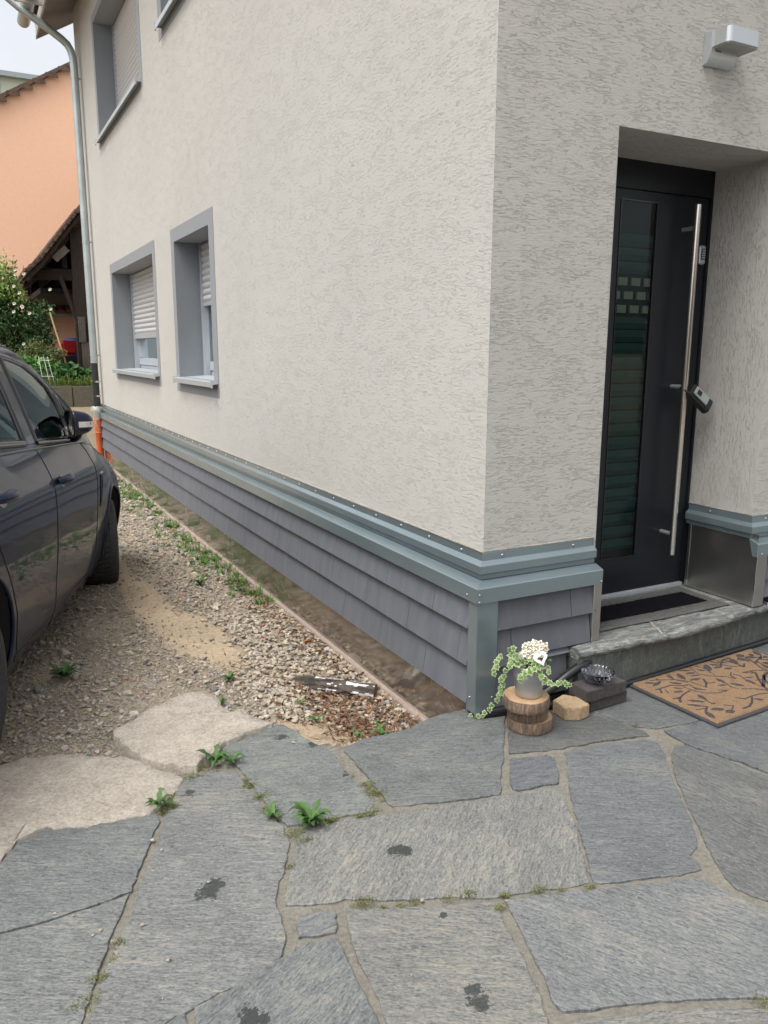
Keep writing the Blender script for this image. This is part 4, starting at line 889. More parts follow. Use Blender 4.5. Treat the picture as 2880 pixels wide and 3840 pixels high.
# ------------------------------------------------------------ coir mat
cm=empty('coir_doormat',(.764,-.57,.001),R(3),label='brown coir doormat with dark branch pattern on the flagstones',cat='doormat')
CW,CH=.88,.485
mb=MB(); mb.box((0,0,0),(CW,CH,.008),M['flock']); mb.build('rubber_backing',None,cm,bevel=.002)
mb=MB(); nx,ny=150,84; V=[]
for i in range(nx+1):
    for j in range(ny+1):
        u=.018+(CW-.036)*i/nx; v=.018+(CH-.036)*j/ny; ed=i in(0,nx) or j in (0,ny); V.append((u,v,.006 if ed else .0125+random.uniform(0,.0028)))
mb.add(V,[(i*(ny+1)+j,(i+1)*(ny+1)+j,(i+1)*(ny+1)+j+1,i*(ny+1)+j+1) for i in range(nx) for j in range(ny)],M['coir']); mb.build('coir_pile',None,cm)
ML=[(0.066,0.437,0.109,0.412,0.0021),(0.069,0.392,0.149,0.413,0.0029),(0.167,0.383,0.205,0.347,0.0026),(0.283,0.437,0.255,0.367,0.0045),(0.267,0.355,0.331,0.343,0.0029),(0.315,0.455,0.366,0.426,0.0022),(0.317,0.417,0.361,0.397,0.0029),(0.31,0.385,0.358,0.373,0.0019),(0.395,0.419,0.425,0.391,0.0026),(0.488,0.44,0.433,0.376,0.0061),(0.135,0.339,0.166,0.307,0.0016),(0.098,0.304,0.146,0.29,0.0026),(0.208,0.283,0.242,0.249,0.0022),(0.169,0.236,0.158,0.179,0.0038),(0.083,0.218,0.139,0.168,0.0029),(0.048,0.19,0.095,0.146,0.0029),(0.095,0.112,0.148,0.081,0.0042),(0.057,0.109,0.039,0.046,0.0048),(0.126,0.061,0.172,0.051,0.0054),(0.389,0.309,0.384,0.253,0.0032),(0.395,0.241,0.43,0.192,0.0035),(0.329,0.255,0.369,0.237,0.0016),(0.484,0.394,0.531,0.383,0.0029),(0.52,0.362,0.56,0.35,0.0029),(0.562,0.436,0.595,0.401,0.0022),(0.655,0.433,0.623,0.363,0.0054),(0.612,0.435,0.617,0.388,0.0019),(0.697,0.42,0.708,0.357,0.0042),(0.814,0.47,0.747,0.414,0.0051),(0.823,0.37,0.827,0.345,0.0035),(0.754,0.319,0.756,0.296,0.0029),(0.343,0.085,0.373,0.054,0.0029),(0.222,0.447,0.217,0.399,0.0022),(0.778,0.419,0.796,0.398,0.0048)]
MS=[([(0.112,0.445),(0.167,0.418),(0.216,0.394),(0.256,0.346),(0.269,0.261)],0.0011),([(0.238,0.447),(0.213,0.391),(0.243,0.344)],0.001),([(0.39,0.454),(0.366,0.383),(0.387,0.341),(0.439,0.306),(0.469,0.263)],0.0011),([(0.431,0.452),(0.441,0.403),(0.412,0.326)],0.001),([(0.05,0.36),(0.099,0.36),(0.149,0.36),(0.191,0.331),(0.228,0.323),(0.218,0.291),(0.242,0.249)],0.0014),([(0.074,0.355),(0.048,0.324)],0.0019),([(0.088,0.338),(0.074,0.309)],0.0011),([(0.183,0.321),(0.191,0.269),(0.215,0.227),(0.259,0.202),(0.324,0.196),(0.289,0.221)],0.0011),([(0.173,0.279),(0.117,0.266),(0.079,0.251),(0.044,0.259)],0.0018),([(0.073,0.251),(0.046,0.222)],0.0026),([(0.333,0.332),(0.308,0.296),(0.27,0.27)],0.0022),([(0.308,0.296),(0.352,0.281)],0.0008),([(0.155,0.181),(0.145,0.143),(0.163,0.141)],0.0016),([(0.095,0.146),(0.103,0.133),(0.06,0.107)],0.0021),([(0.042,0.139),(0.085,0.126)],0.001),([(0.181,0.109),(0.208,0.085),(0.174,0.066)],0.0013),([(0.384,0.253),(0.368,0.213),(0.377,0.185)],0.0013),([(0.544,0.458),(0.552,0.403),(0.58,0.36),(0.631,0.336)],0.0013),([(0.623,0.363),(0.623,0.33),(0.657,0.354)],0.0019),([(0.513,0.319),(0.478,0.298),(0.469,0.263)],0.0014),([(0.715,0.468),(0.736,0.432),(0.726,0.369),(0.705,0.326),(0.681,0.285),(0.679,0.244)],0.0016),([(0.713,0.332),(0.755,0.353),(0.795,0.364),(0.765,0.393)],0.0016),([(0.599,0.28),(0.604,0.256),(0.545,0.199),(0.501,0.146),(0.481,0.11)],0.0024),([(0.662,0.233),(0.603,0.215),(0.501,0.146)],0.0032),([(0.485,0.223),(0.488,0.182),(0.491,0.142)],0.0011),([(0.395,0.174),(0.445,0.145),(0.477,0.107)],0.0011),([(0.287,0.131),(0.311,0.103),(0.359,0.107),(0.415,0.102),(0.452,0.09)],0.0014),([(0.355,0.1),(0.306,0.066),(0.264,0.048),(0.222,0.047)],0.0022),([(0.147,0.44),(0.149,0.428)],0.0016)]
mb=MB(); ZP=.0158
def leafshape(x1,y1,x2,y2,hw):
    a=Vector((x1,y1));b2=Vector((x2,y2)); d=b2-a; n_=Vector((-d.y,d.x)).normalized(); P=[]
    for t in np.linspace(0,1,9): P.append(a+d*t+n_*hw*math.sin(PI*t)**.8)
    for t in np.linspace(1,0,9)[1:-1]: P.append(a+d*t-n_*hw*math.sin(PI*t)**.8)
    k=len(P); mb.add([(p.x,p.y,ZP) for p in P]+[(p.x,p.y,.010) for p in P],[tuple(range(k))]+[(i,(i+1)%k,(i+1)%k+k,i+k) for i in range(k)],M['flock'])
def stem(pts,w):
    for (a,b2) in zip(pts,pts[1:]):
        a=Vector(a);b2=Vector(b2); d=(b2-a); 
        if d.length<1e-4: continue
        n_=Vector((-d.y,d.x)).normalized()*w; d=d.normalized()*w*.6; P=[a-d+n_,b2+d+n_,b2+d-n_,a-d-n_]
        mb.add([(p.x,p.y,ZP-.0005) for p in P]+[(p.x,p.y,.010) for p in P],[(0,3,2,1),(0,1,5,4),(1,2,6,5),(2,3,7,6),(3,0,4,7)],M['flock'])
def inside(p): return .02<p[0]<CW-.02 and .02<p[1]<CH-.02
for (a,b2,c,d,w_) in ML:
    for fx in (0,1):
        q=[a,b2,c,d] if not fx else [CW-a,CH-b2,CW-c,CH-d]
        if inside(q[:2]) and inside(q[2:]) and (not fx or min(q[0],q[2])>.47): leafshape(*q,w_*3.0)
for pts,w_ in MS:
    for fx in (0,1):
        q=[(CW-x,CH-y) if fx else (x,y) for x,y in pts]
        q=[p for p in q if inside(p)]
        if len(q)>1 and (not fx or min(p[0] for p in q)>.47): stem(q,w_*2.3)
mb.build('branch_pattern',None,cm)
# ------------------------------------------------------------ conduits
def spline(P,n=8):
    P=[Vector(p) for p in P]; P=[P[0]*2-P[1]]+P+[P[-1]*2-P[-2]]; out=[]
    for i in range(1,len(P)-2):
        for k in range(n):
            t=k/n; a,b2,c,d=P[i-1:i+3]; out.append(.5*((2*b2)+(c-a)*t+(2*a-5*b2+4*c-d)*t*t+(3*b2-a-3*c+d)*t**3))
    out.append(P[-2]); return out
def conduit(name,pts,r,label,rib=True,n=14):
    P=spline(pts,n); rs=[r*(1+(.07 if i%2 else 0)) if rib else r for i in range(len(P))]
    mb=MB(); mb.tube(P,rs,M['hose'],12); o=mb.build(name); return setp(o,label,'cable conduit','black conduits by the doorstep')
conduit('conduit',[(-.03,-.05,.016),(.1,-.075,.018),(.2,-.085,.03),(.30,-.092,.075),(.39,-.098,.125),(.47,-.095,.155),(.56,-.06,.16)],.019,'thick black ribbed conduit rising to the end of the stone step',n=26)
conduit('conduit',[(.12,-.045,.012),(.24,-.11,.014),(.36,-.115,.014),(.45,-.105,.014),(.7,-.098,.014),(.9,-.085,.014),(1.3,-.058,.014),(1.7,-.028,.014),(2.2,.01,.014),(3,.07,.014)],.0135,'black conduit along the foot of the step riser',n=40)
conduit('conduit',[(-.045,.01,.012),(.02,-.025,.012),(.1,-.03,.012),(.22,-.045,.014),(.33,-.05,.012),(.42,-.04,.012)],.0105,'thin black conduit at the foot of the house corner',n=20)
# ------------------------------------------------------------ log slices
def log_slice(name,c,r,z0,h,label,seed,tilt=(0,0)):
    e=empty(name,(c[0],c[1],z0),label=label,cat='log slice',group='stacked log slices under the flower bucket'); e.rotation_euler=(R(tilt[0]),R(tilt[1]),seed)
    n=72; bm=bmesh.new(); rings=[]
    def rad(t,k): return r*(1+.05*noise.noise(Vector((math.cos(t)*1.3+seed,math.sin(t)*1.3,0)))+.022*noise.noise(Vector((math.cos(t)*11,math.sin(t)*11+seed,k*.6)))+.008*noise.noise(Vector((math.cos(t)*22,math.sin(t)*22+seed,k*.3))))
    for k,(z,s_) in enumerate(((0,.985),(.002,1),(h*.3,1.012),(h*.6,1.01),(h-.002,1),(h,.985))):
        rings.append([bm.verts.new((rad(2*PI*i/n,k)*s_*math.cos(2*PI*i/n),rad(2*PI*i/n,k)*s_*math.sin(2*PI*i/n),z)) for i in range(n)])
    for a,b2 in zip(rings,rings[1:]):
        for i in range(n): bm.faces.new((a[i],a[(i+1)%n],b2[(i+1)%n],b2[i])).smooth=True
    me=bpy.data.meshes.new('bark'); bm.to_mesh(me); me.materials.append(M['bark']); o=bpy.data.objects.new('bark',me); COL.objects.link(o); o.parent=e
    tb=MB(); tb.add([(v.co.x*.985,v.co.y*.985,h+.0004) for v in rings[-1]],[tuple(range(n))],M['endgrain']); tb.add([(v.co.x*.97,v.co.y*.97,-.0001) for v in rings[0]],[tuple(range(n-1,-1,-1))],M['endgrain']); tb.build('sawn_face',None,e); bm.free(); return e
log_slice('log_slice',(.108,-.203),.090,.001,.048,'bottom log slice of the stack of three',.3)
log_slice('log_slice',(.094,-.206),.079,.051,.047,'middle log slice of the stack, darker and narrower',2.1,(2,0))
log_slice('log_slice',(.074,-.217),.091,.101,.046,'top log slice, with the zinc bucket standing on it',4.0,(0,0))
# ------------------------------------------------------------ bucket with ivy
fp=empty('flower_bucket',(.082,-.220,.148),label='small zinc bucket of ivy and cream flowers on the log slices',cat='flower pot'); fp.scale=(1.14,1.14,1.14)
mb=MB(); mb.lathe([(0,0),(.044,0),(.046,.004),(.0475,.03),(.0505,.06),(.0515,.0625),(.051,.065),(.0522,.0675),(.0517,.070),(.053,.0725),(.0525,.075),(.056,.108),(.0585,.110),(.0585,.1145),(.055,.1145),(.0535,.10)],(0,0,0),48,M['bucket']); mb.build('bucket',None,fp)
mb=MB(); mb.lathe([(.0535,.1),(.03,.106),(0,.108)],(0,0,0),24,M['soil']); mb.build('soil',None,fp)
mb=MB(); mb.tube([(math.cos(t)*.06,math.sin(t)*.06,.112+.0*t) for t in np.linspace(PI*.9,PI*2.05,24)],.0012,M['steel'],6); mb.build('handle',None,fp)
def ivy_leaf(mb,pos,dirv,up,s,rnd):
    d=Vector(dirv).normalized(); u=Vector(up); u=(u-d*u.dot(d)).normalized(); r_=d.cross(u)
    out=[(0,0),(-.35,.28),(-.62,.12),(-.5,-.25) if False else (-.55,.42),(-.38,.55),(-.28,.72),(0,1.15),(.28,.72),(.38,.55),(.55,.42),(.62,.12),(.35,.28)]
    out=[(0,.02),(-.3,-.12),(-.6,.1),(-.42,.32),(-.62,.6),(-.3,.66),(0,1.12),(.3,.66),(.62,.6),(.42,.32),(.6,.1),(.3,-.12)]
    c=Vector(pos)
    def P(x,y,k): 
        z=(-.12*abs(x)-.18*y*y+.02)*1.0; return c+(r_*x+d*y+u*z)*s
    g1=(.12*rnd,.23*rnd,.055*rnd); cr=(.62,.66,.42)
    ce=P(0,.35,0); inn=[P(x*.62,.35+(y-.35)*.62,0) for x,y in out]; ou=[P(x,y,0) for x,y in out]; n=len(out)
    for i in range(n):
        j=(i+1)%n
        mb.add([ce+u*.05*s,inn[i],inn[j]],[(0,1,2)],M['leaf'],col=[g1,g1,g1]); mb.add([inn[i],ou[i],ou[j],inn[j]],[(0,1,2,3)],M['leaf'],col=[g1,cr,cr,g1])
iv=MB(); random.seed(11)
VR=Vector((.887,-.461,0)); VF=Vector((.4526,.869,0)).normalized()
def strand(P,nl,s0,s1):
    P=spline(P,10); iv.tube(P,.0011,M['flock'],5)
    for k in range(nl):
        t=(k+.5)/nl; p=P[int(t*(len(P)-1))]; s=(s0+(s1-s0)*t)*.78; side=1 if k%2 else -1
        tan=(P[min(int(t*(len(P)-1))+1,len(P)-1)]-p); tan=tan.normalized() if tan.length>0 else Vector((0,0,-1))
        dv=(tan*.6+VR*side*random.uniform(.3,.8)+Vector((0,0,random.uniform(-.5,.1)))-VF*.3)
        ivy_leaf(iv,p+Vector((0,0,.003))-VF*.004,dv,(-VF*1+Vector((0,0,.7))+VR*random.uniform(-.4,.4)),s*random.uniform(.85,1.15),random.uniform(.75,1.3))
L3=lambda a,f,z: tuple(VR*a+VF*f+Vector((0,0,z)))
strand([L3(-.03,-.03,.115),L3(-.07,-.05,.135),L3(-.098,-.055,.095),L3(-.104,-.05,.05),L3(-.112,-.05,.015),L3(-.145,-.055,-.03),L3(-.175,-.06,-.053),L3(-.208,-.06,-.048)],19,.026,.017)
strand([L3(.0,-.045,.115),L3(.03,-.065,.10),L3(.045,-.068,.075),L3(.075,-.07,.072),L3(.105,-.07,.075),L3(.125,-.068,.062)],12,.024,.021)
strand([L3(-.02,-.04,.12),L3(-.05,-.05,.15),L3(-.075,-.04,.165),L3(-.07,-.04,.185)],8,.024,.02)
strand([L3(.01,-.04,.115),L3(-.01,-.065,.12),L3(-.03,-.07,.105),L3(-.045,-.072,.085)],8,.026,.024)
strand([L3(-.04,0,.115),L3(-.1,.0,.14),L3(-.12,-.02,.115),L3(-.13,-.03,.085)],8,.024,.022)
strand([L3(.03,-.03,.115),L3(.02,-.055,.13),L3(.005,-.066,.12)],5,.026,.022)
strand([L3(.04,0,.112),L3(.05,-.04,.118),L3(.058,-.06,.10)],3,.02,.018)
for k in range(16):
    a=random.uniform(-.06,.035); ivy_leaf(iv,L3(a,random.uniform(-.05,.01),.122+random.uniform(0,.03)),VR*random.uniform(-1,1)-VF*.6,Vector((0,0,1))-VF*.8,random.uniform(.017,.023),random.uniform(.7,1.2))
iv.build('ivy',None,fp)
fb=MB()
for k in range(70):
    a,f,z=random.uniform(-.03,.05),random.uniform(-.02,.02),0
    th=random.uniform(0,2*PI); rr=.045*math.sqrt(random.random()); a=.012+rr*math.cos(th); z=.172+rr*math.sin(th)*.75; f=-.015-.02*random.random()
    c=Vector(L3(a,f,z)); s=random.uniform(.006,.0125)
    for q in range(4):
        al=q*PI/2+k; d=(VR*math.cos(al)+Vector((0,0,math.sin(al)))); p2=(VR*-math.sin(al)+Vector((0,0,math.cos(al))))
        nf=-VF*.5*s+Vector((0,0,.2*s))
        fb.add([c,c+d*s*.6+p2*s*.5+nf,c+d*s*1.15,c+d*s*.6-p2*s*.5+nf],[(0,1,2,3)],M['cream2'])
fb.build('flowers',None,fp)
fs=MB()
for k in range(40):
    a=random.uniform(-.03,.05); fs.tube([L3(a*.3,0,.105),L3(a,-.01,.15+random.random()*.03)],.0013,M['soil'] if k%3 else M['leaf'],5,col=None if k%3 else (.12,.2,.05))
fs.build('stems',None,fp)
gl=MB()
for k in range(60):
    a=random.uniform(-.05,.06); p=Vector(L3(a,random.uniform(-.02,.03),random.uniform(.115,.155))); d=Vector((random.uniform(-1,1),random.uniform(-1,1),random.uniform(-.2,.8))).normalized(); s=random.uniform(.010,.018); q=d.orthogonal().normalized(); c=(.07+.05*random.random(),.13+.07*random.random(),.03)
    gl.add([p,p+d*s*.5+q*s*.35,p+d*s,p+d*s*.5-q*s*.35],[(0,1,2,3)],M['leaf'],col=c)
gl.build('green_leaves',None,fp)
hb=MB()
def heart(t,s): return (s*16*math.sin(t)**3/16*.9, s*(13*math.cos(t)-5*math.cos(2*t)-2*math.cos(3*t)-math.cos(4*t))/16)
n=48; hc=Vector(L3(.024,-.062,.158)); rx=math.cos(.35);sx=math.sin(.35)
def hp(t,s,dd):
    x,y=heart(t,s); x,y=x*rx-y*sx,x*sx+y*rx; return hc+VR*x+Vector((0,0,1))*y*.97-VF*(dd-.22*y)
O=[hp(2*PI*i/n,.0255,.004) for i in range(n)];I=[hp(2*PI*i/n,.0140,.004) for i in range(n)];Ob=[hp(2*PI*i/n,.0255,-.001) for i in range(n)];Ib=[hp(2*PI*i/n,.0140,-.001) for i in range(n)]
hb.add(O+I+Ob+Ib,[q for i in range(n) for q in ((i,(i+1)%n,(i+1)%n+n,i+n),(i+2*n,i+3*n,(i+1)%n+3*n,(i+1)%n+2*n),(i,i+2*n,(i+1)%n+2*n,(i+1)%n),(i+n,(i+1)%n+n,(i+1)%n+3*n,i+3*n))],M['white'])
hb.tube([hc+Vector((0,0,-.022)),hc+Vector((0,0,-.06))+VF*.02],.0012,M['white'],5)
hb.build('heart_pick',None,fp)
# ------------------------------------------------------------ pavers and glass bowl
def paver(P,z0,h,mat,label,seed,name='paver'):
    O=rough_outline(P if area(P)>0 else P[::-1],.01,.0012,seed); n=len(O); mb=MB(); vs=[(p.x,p.y,z0+zz+noise.noise(Vector((p.x*40,p.y*40,seed)))*.0012) for zz in (0,h) for p in O]
    mb.add(vs,[tuple(range(n-1,-1,-1)),tuple(range(n,2*n))]+[(i,(i+1)%n,(i+1)%n+n,i+n) for i in range(n)],mat)
    c=Vector((sum(p.x for p in O)/n,sum(p.y for p in O)/n,z0)); o=mb.build(name,None,None,bevel=.003,bseg=2); me=o.data
    for v in me.vertices: v.co-=c
    o.location=c; return setp(o,label,'paving stone')
paver([(.405,-.222),(.620,-.213),(.618,-.118),(.405,-.125)],.0005,.050,M['darkbrick'],'lower of the two dark pavers by the step',1)
paver([(.378,-.236),(.604,-.224),(.60,-.115),(.376,-.125)],.0515,.050,M['darkbrick'],'upper dark paver, with the glass bowl on it',2)
paver([(.268,-.150),(.262,-.235),(.318,-.264),(.379,-.250),(.379,-.165),(.34,-.125)],.0005,.055,M['beigebrick'],'beige paver with a cut corner between log slices and dark pavers',3)
mb=MB(); n=80
pr=[(0,.002),(.028,.001),(.033,.003),(.050,.016),(.062,.034),(.067,.048),(.069,.054),(.0665,.0545),(.062,.049),(.056,.034),(.045,.017),(.030,.009),(0,.008)]
mb.lathe(pr,(0,0,0),n,M['cutglass'],mod=lambda t,z:1+(.035*abs(math.sin(t*10)) if z>.044 else .02*math.cos(t*20+z*160)) ,smooth=False)
o=mb.build('glass_bowl',loc=(.478,-.180,.1022)); setp(o,'cut glass bowl with scalloped rim on the dark pavers','bowl')
# ------------------------------------------------------------ key box hanging from the door handle
kb=empty('key_box',(1.43,.30,1.29),label='black key box with grey face hanging from the door handle',cat='key box'); kb.rotation_euler=(R(0),R(0),0)
Mk=Matrix.Translation((1.478,.258,1.254))@Matrix.Rotation(R(-25),4,'X')@Matrix.Rotation(R(-42),4,'Y')@Matrix.Diagonal((1.12,1.15,1.2,1))
mb=MB(); mb.box((-.036,-.0,-.058),(.036,.036,.058),M['black'],Mk); o=shift(mb.build('body',bevel=.007,bseg=3),kb)
mb=MB(); mb.box((-.022,-.005,-.030),(.026,-.0002,.046),M['zinc'],Mk); o=shift(mb.build('front_cover',bevel=.0015),kb)
mb=MB(); mb.box((-.012,-.0065,.012),(.016,-.0052,.034),M['black'],Mk); shift(mb.build('window'),kb)
mb=MB(); mb.tube([tuple(Mk@Vector(p)) for p in ((-.02,.018,.05),(-.022,.02,.072),(-.01,.04,.088),(.01,.06,.08),(.02,.06,.06),(.015,.04,.05))],.0055,M['black'],10); shift(mb.build('shackle'),kb)
# ------------------------------------------------------------ birch log piece by the plinth
a=Vector((-.44,.99,-.165)); b2=Vector((-.12,.72,-.178)); bl=empty('birch_log',tuple((a+b2)/2),label='rotting birch log piece with peeling white bark beside the plinth',cat='log')
mb=MB(); n=40;k=40; dv=(b2-a); up_=Vector((0,0,1)); sd_=dv.cross(up_).normalized(); V=[];CC=[]
for i in range(k+1):
    for j in range(n):
        t=2*PI*j/n; p=a+dv*i/k; r_=.05*(1+.16*noise.noise(Vector((i*.14,math.cos(t)*2,math.sin(t)*2)))+.08*noise.noise(Vector((i*.35,math.cos(t)*7,math.sin(t)*7))))*(.8+.2*min(1,i/5))
        V.append(p+sd_*math.cos(t)*r_+up_*math.sin(t)*r_*.7)
for i in range(k):
    for j in range(n):
        t=2*PI*(j+.5)/n; q=noise.noise(Vector((i*.075,math.cos(t)*1.9,math.sin(t)*1.9+8)))+.25*noise.noise(Vector((i*.5,t*9,4))); 
        CC.append((.78,.76,.73) if q>.10 and (i>9) else ((.10,.085,.07) if q>-.25 else (.045,.038,.03)))
fs_=[(i*n+j,i*n+(j+1)%n,(i+1)*n+(j+1)%n,(i+1)*n+j) for i in range(k) for j in range(n)]
for f_,c_ in zip(fs_,CC): mb.col.append(c_); mb.f.append(f_); mb.m.append(0); mb.sm.append(True); mb.uv.append(None)
mb.v=[tuple(v) for v in V]; mb.mats=[M['birch']]
mb.add(V[:n],[tuple(range(n-1,-1,-1))],M['birch'],col=(.16,.11,.07)); mb.add(V[-n:],[tuple(range(n))],M['birch'],col=(.2,.14,.09))
shift(mb.build('birch_bark'),bl)
# ------------------------------------------------------------ bark litter and dry leaves
def litter():
    V=[];F=[];C=[];nv=0
    for i in range(3000):
        if i%3: x,y=-.32+rng.normal(0,.13),.55+rng.normal(0,.26)
        else: x,y=-.13+rng.normal(0,.05),rng.uniform(.05,3.0)
        if x>-.07 or x<-.85 or y<edge_y(x)+.01 or y<.06: continue
        z=gh(x,y)+rng.uniform(.004,.028); l=rng.uniform(.006,.024); w_=l*rng.uniform(.12,.45); a=rng.uniform(0,2*PI); d=np.array([math.cos(a),math.sin(a),rng.normal(0,.35)])*l; e=np.array([-math.sin(a),math.cos(a),rng.normal(0,.5)])*w_
        p=np.array([x,y,z]); V+= [p-d,p-d*.2+e+[0,0,w_*.4],p+d,p-d*.1-e]; F.append((nv,nv+1,nv+2,nv+3)); nv+=4
        C.append(np.array([(.16,.075,.04),(.22,.12,.065),(.10,.055,.035),(.30,.20,.12),(.13,.08,.055)][rng.integers(5)])*rng.uniform(.7,1.3))
    o=npmesh('leaf_litter',np.array(V),np.array(F),M['litter'],np.array(C)); setp(o,'brown bark chips and dry leaves on the gravel by the plinth','leaf litter',kind='stuff')
litter()
# ------------------------------------------------------------ weeds
def blade(mb,p,ang,l,w_,bend,c,lobed=False,tilt=.6):
    d=Vector((math.cos(ang),math.sin(ang),0)); s_=Vector((-d.y,d.x,0)); n=7; V=[]
    for i in range(n+1):
        t=i/n; h=math.sin(t*PI*bend)*l*tilt; q=Vector(p)+d*l*t*(1-.15*tilt)+Vector((0,0,h+.002))
        ww=w_*math.sin(PI*min(1,(t*.9+.08)))**.8*(1+(.35*math.sin(t*26) if lobed else 0))
        V+= [q-s_*ww+Vector((0,0,ww*.35)),q,q+s_*ww+Vector((0,0,ww*.35))]
    F=[];
    for i in range(n): F+= [(3*i,3*i+1,3*i+4,3*i+3),(3*i+1,3*i+2,3*i+5,3*i+4)]
    mb.add(V,F,M['leaf'],smooth=True,col=c)
def weed(x,y,z,size,n,label,lob=True,group=None,thin=False,seed=0):
    random.seed(seed+int(x*1000)); mb=MB(); n=int(n*1.8)
    for k in range(n):
        g=random.uniform(.6,1.3); c=(.085*g,.175*g,.05*g) if not thin else (.19*g,.30*g,.08*g)
        l=size*random.uniform(.4,1.1); blade(mb,(random.uniform(-.006,.006),random.uniform(-.006,.006),0),2*PI*k/n+random.uniform(-.4,.4),l*(.5 if thin else 1),l*(.03 if thin else .15),random.uniform(.45,.8),c,lob,random.uniform(.25,.7) if not thin else random.uniform(1.2,2.2))
    o=mb.build('weed' if not thin else 'grass_tuft'); o.location=(x,y,z); return setp(o,label,'weed' if not thin else 'grass tuft',group)
weed(-1.10,.09,0,.07,8,'broad leaved weed in the gap beside the small concrete slab',seed=1)
weed(-1.045,.055,0,.06,6,'small leafy weed at the corner of the middle flagstone, right of a larger one',seed=2)
weed(-.932,-.425,0,.075,16,'bushiest weed in the joint between three flagstones',seed=3)
weed(-1.027,-.335,0,.045,6,'small weed in a joint just left of the bushiest weed',seed=4)
weed(-1.345,-.105,0,.06,7,'flat weed at the edge of the large pale concrete slab',seed=5)
weed(-.434,.045,-.03,.05,8,'green weed beside the flagstone edge near the house base',seed=6)
weed(-.40,.13,-.04,.04,6,'tiny weed just behind the green weed by the flagstone edge',seed=7)
weed(-.534,.055,-.02,.04,7,'small pale weed on the sand by the flagstone edge',lob=False,seed=8)
weed(-.62,.28,-.03,.04,7,'small weed on the bare sand patch',lob=False,seed=9)
weed(-.79,.95,-.07,.05,9,'small feathery weed in the middle of the gravel',lob=False,seed=10)
weed(-.924,.65,-.05,.05,9,'weed at the back corner of the small concrete slab',lob=False,seed=11)
weed(-.55,.64,-.12,.035,4,'two leaf seedling in front of the birch log',lob=False,seed=12)
weed(-.40,3.0,-.2,.09,7,'leafy weed standing alone in the gravel half way along the wall',lob=False,seed=13)
weed(-1.486,1.32,-.06,.08,26,'low green weed patch in the gravel beside the car sill',lob=True,seed=14)
random.seed(5); mb=MB()
for k in range(230):
    y=2.3+7.4*random.random()**.9; cl=noise.noise(Vector((y*2.1,0,3)))
    if cl<-.12: continue
    x=-.075-abs(random.gauss(0,.07+.05*max(0,cl)*3+.012*y)); z=gh(x,y)-.004; tall=random.random()<.10
    for q in range(16 if not tall else 22):
        g=random.uniform(.65,1.25); ang=random.uniform(0,2*PI); p=(x+random.uniform(-.02,.02),y+random.uniform(-.03,.03),z)
        if tall or random.random()<.35: blade(mb,p,ang,random.uniform(.02,.05)*(1.3 if tall else 1),.0016,.7,(.17*g,.27*g,.07*g),False,random.uniform(1.2,2.6))
        else: blade(mb,p,ang,random.uniform(.018,.045),random.uniform(.004,.009),.6,(.12*g,.25*g,.06*g),False,random.uniform(.3,1.1))
o=mb.build('grass_strip'); setp(o,'ragged strip of grass and small weeds along the foot of the house wall','grass',kind='stuff')
def moss():
    V=[];F=[];C=[];nv=0
    cl=[(-1.639,-.782,.02,40),(-1.666,-.846,.03,70),(-1.069,-.595,.015,40),(-1.02,-.204,.03,120),(-1.024,-.295,.03,90),(-.951,-.834,.02,60),(-.742,.291,.06,80),(-.602,.052,.05,90),(-.67,-.939,.02,60),(-.732,-.931,.02,40),(-.488,-1.016,.02,70),(-.35,-1.074,.014,60),(-.625,-1.026,.014,60),(-.941,-.841,.03,70),(-.823,-.901,.015,40),(.488,-.397,.012,30),(-.661,-.371,.025,90),(-.66,-.30,.02,50),(-.269,-1.566,.03,80),(-1.369,.578,.05,120),(-1.0,-.45,.03,120),(-.98,-.5,.02,60),(-.86,-.434,.03,70),(-1.2,.03,.03,90),(-1.15,.07,.03,80),(-1.30,-.13,.02,80),(-.72,-.445,.03,60),(-1.04,-.12,.02,70),(-1.03,.06,.02,50),(-1.02,.16,.01,20)]
    for (x0,y0),(x1,y1) in (((-1.04,-.02),(-1.02,-.36)),((-.96,-.43),(-.70,-.475)),((-.69,-.18),(-.665,-.43)),((-1.0,-.845),(-.35,-1.075)),((-1.34,-.15),(-1.28,-.03)),((-1.48,-.50),(-1.62,-.80))):
        for q in range(14):
            if rng.random()<.45: t=rng.random(); cl.append((x0+(x1-x0)*t,y0+(y1-y0)*t,rng.uniform(.008,.02),int(rng.uniform(15,50))))
    for cx,cy,r_,n_ in cl:
        for k in range(n_*3):
            x=cx+rng.normal(0,r_*.7);y=cy+rng.normal(0,r_*.45); l=rng.uniform(.0012,.0042); a=rng.uniform(0,2*PI); p=np.array([x,y,-.004+rng.uniform(0,.006) if y<edge_y(x) else gh(x,y)+.008]); h=rng.uniform(.3,1.6)*l
            V+= [p+[math.cos(a)*l,math.sin(a)*l,h],p+[0,0,h*.4],p+[math.cos(a+1.4)*l,math.sin(a+1.4)*l,h]]; F.append((nv,nv+1,nv+2)); nv+=3
            C.append(np.array([(.20,.22,.05),(.13,.17,.04),(.10,.085,.04)][rng.integers(3)])*rng.uniform(.7,1.3))
    o=npmesh('moss',np.array(V),np.array(F),M['leaf'],np.array(C)); setp(o,'yellow green moss in the joints of the flagstones','moss',kind='stuff')
moss()
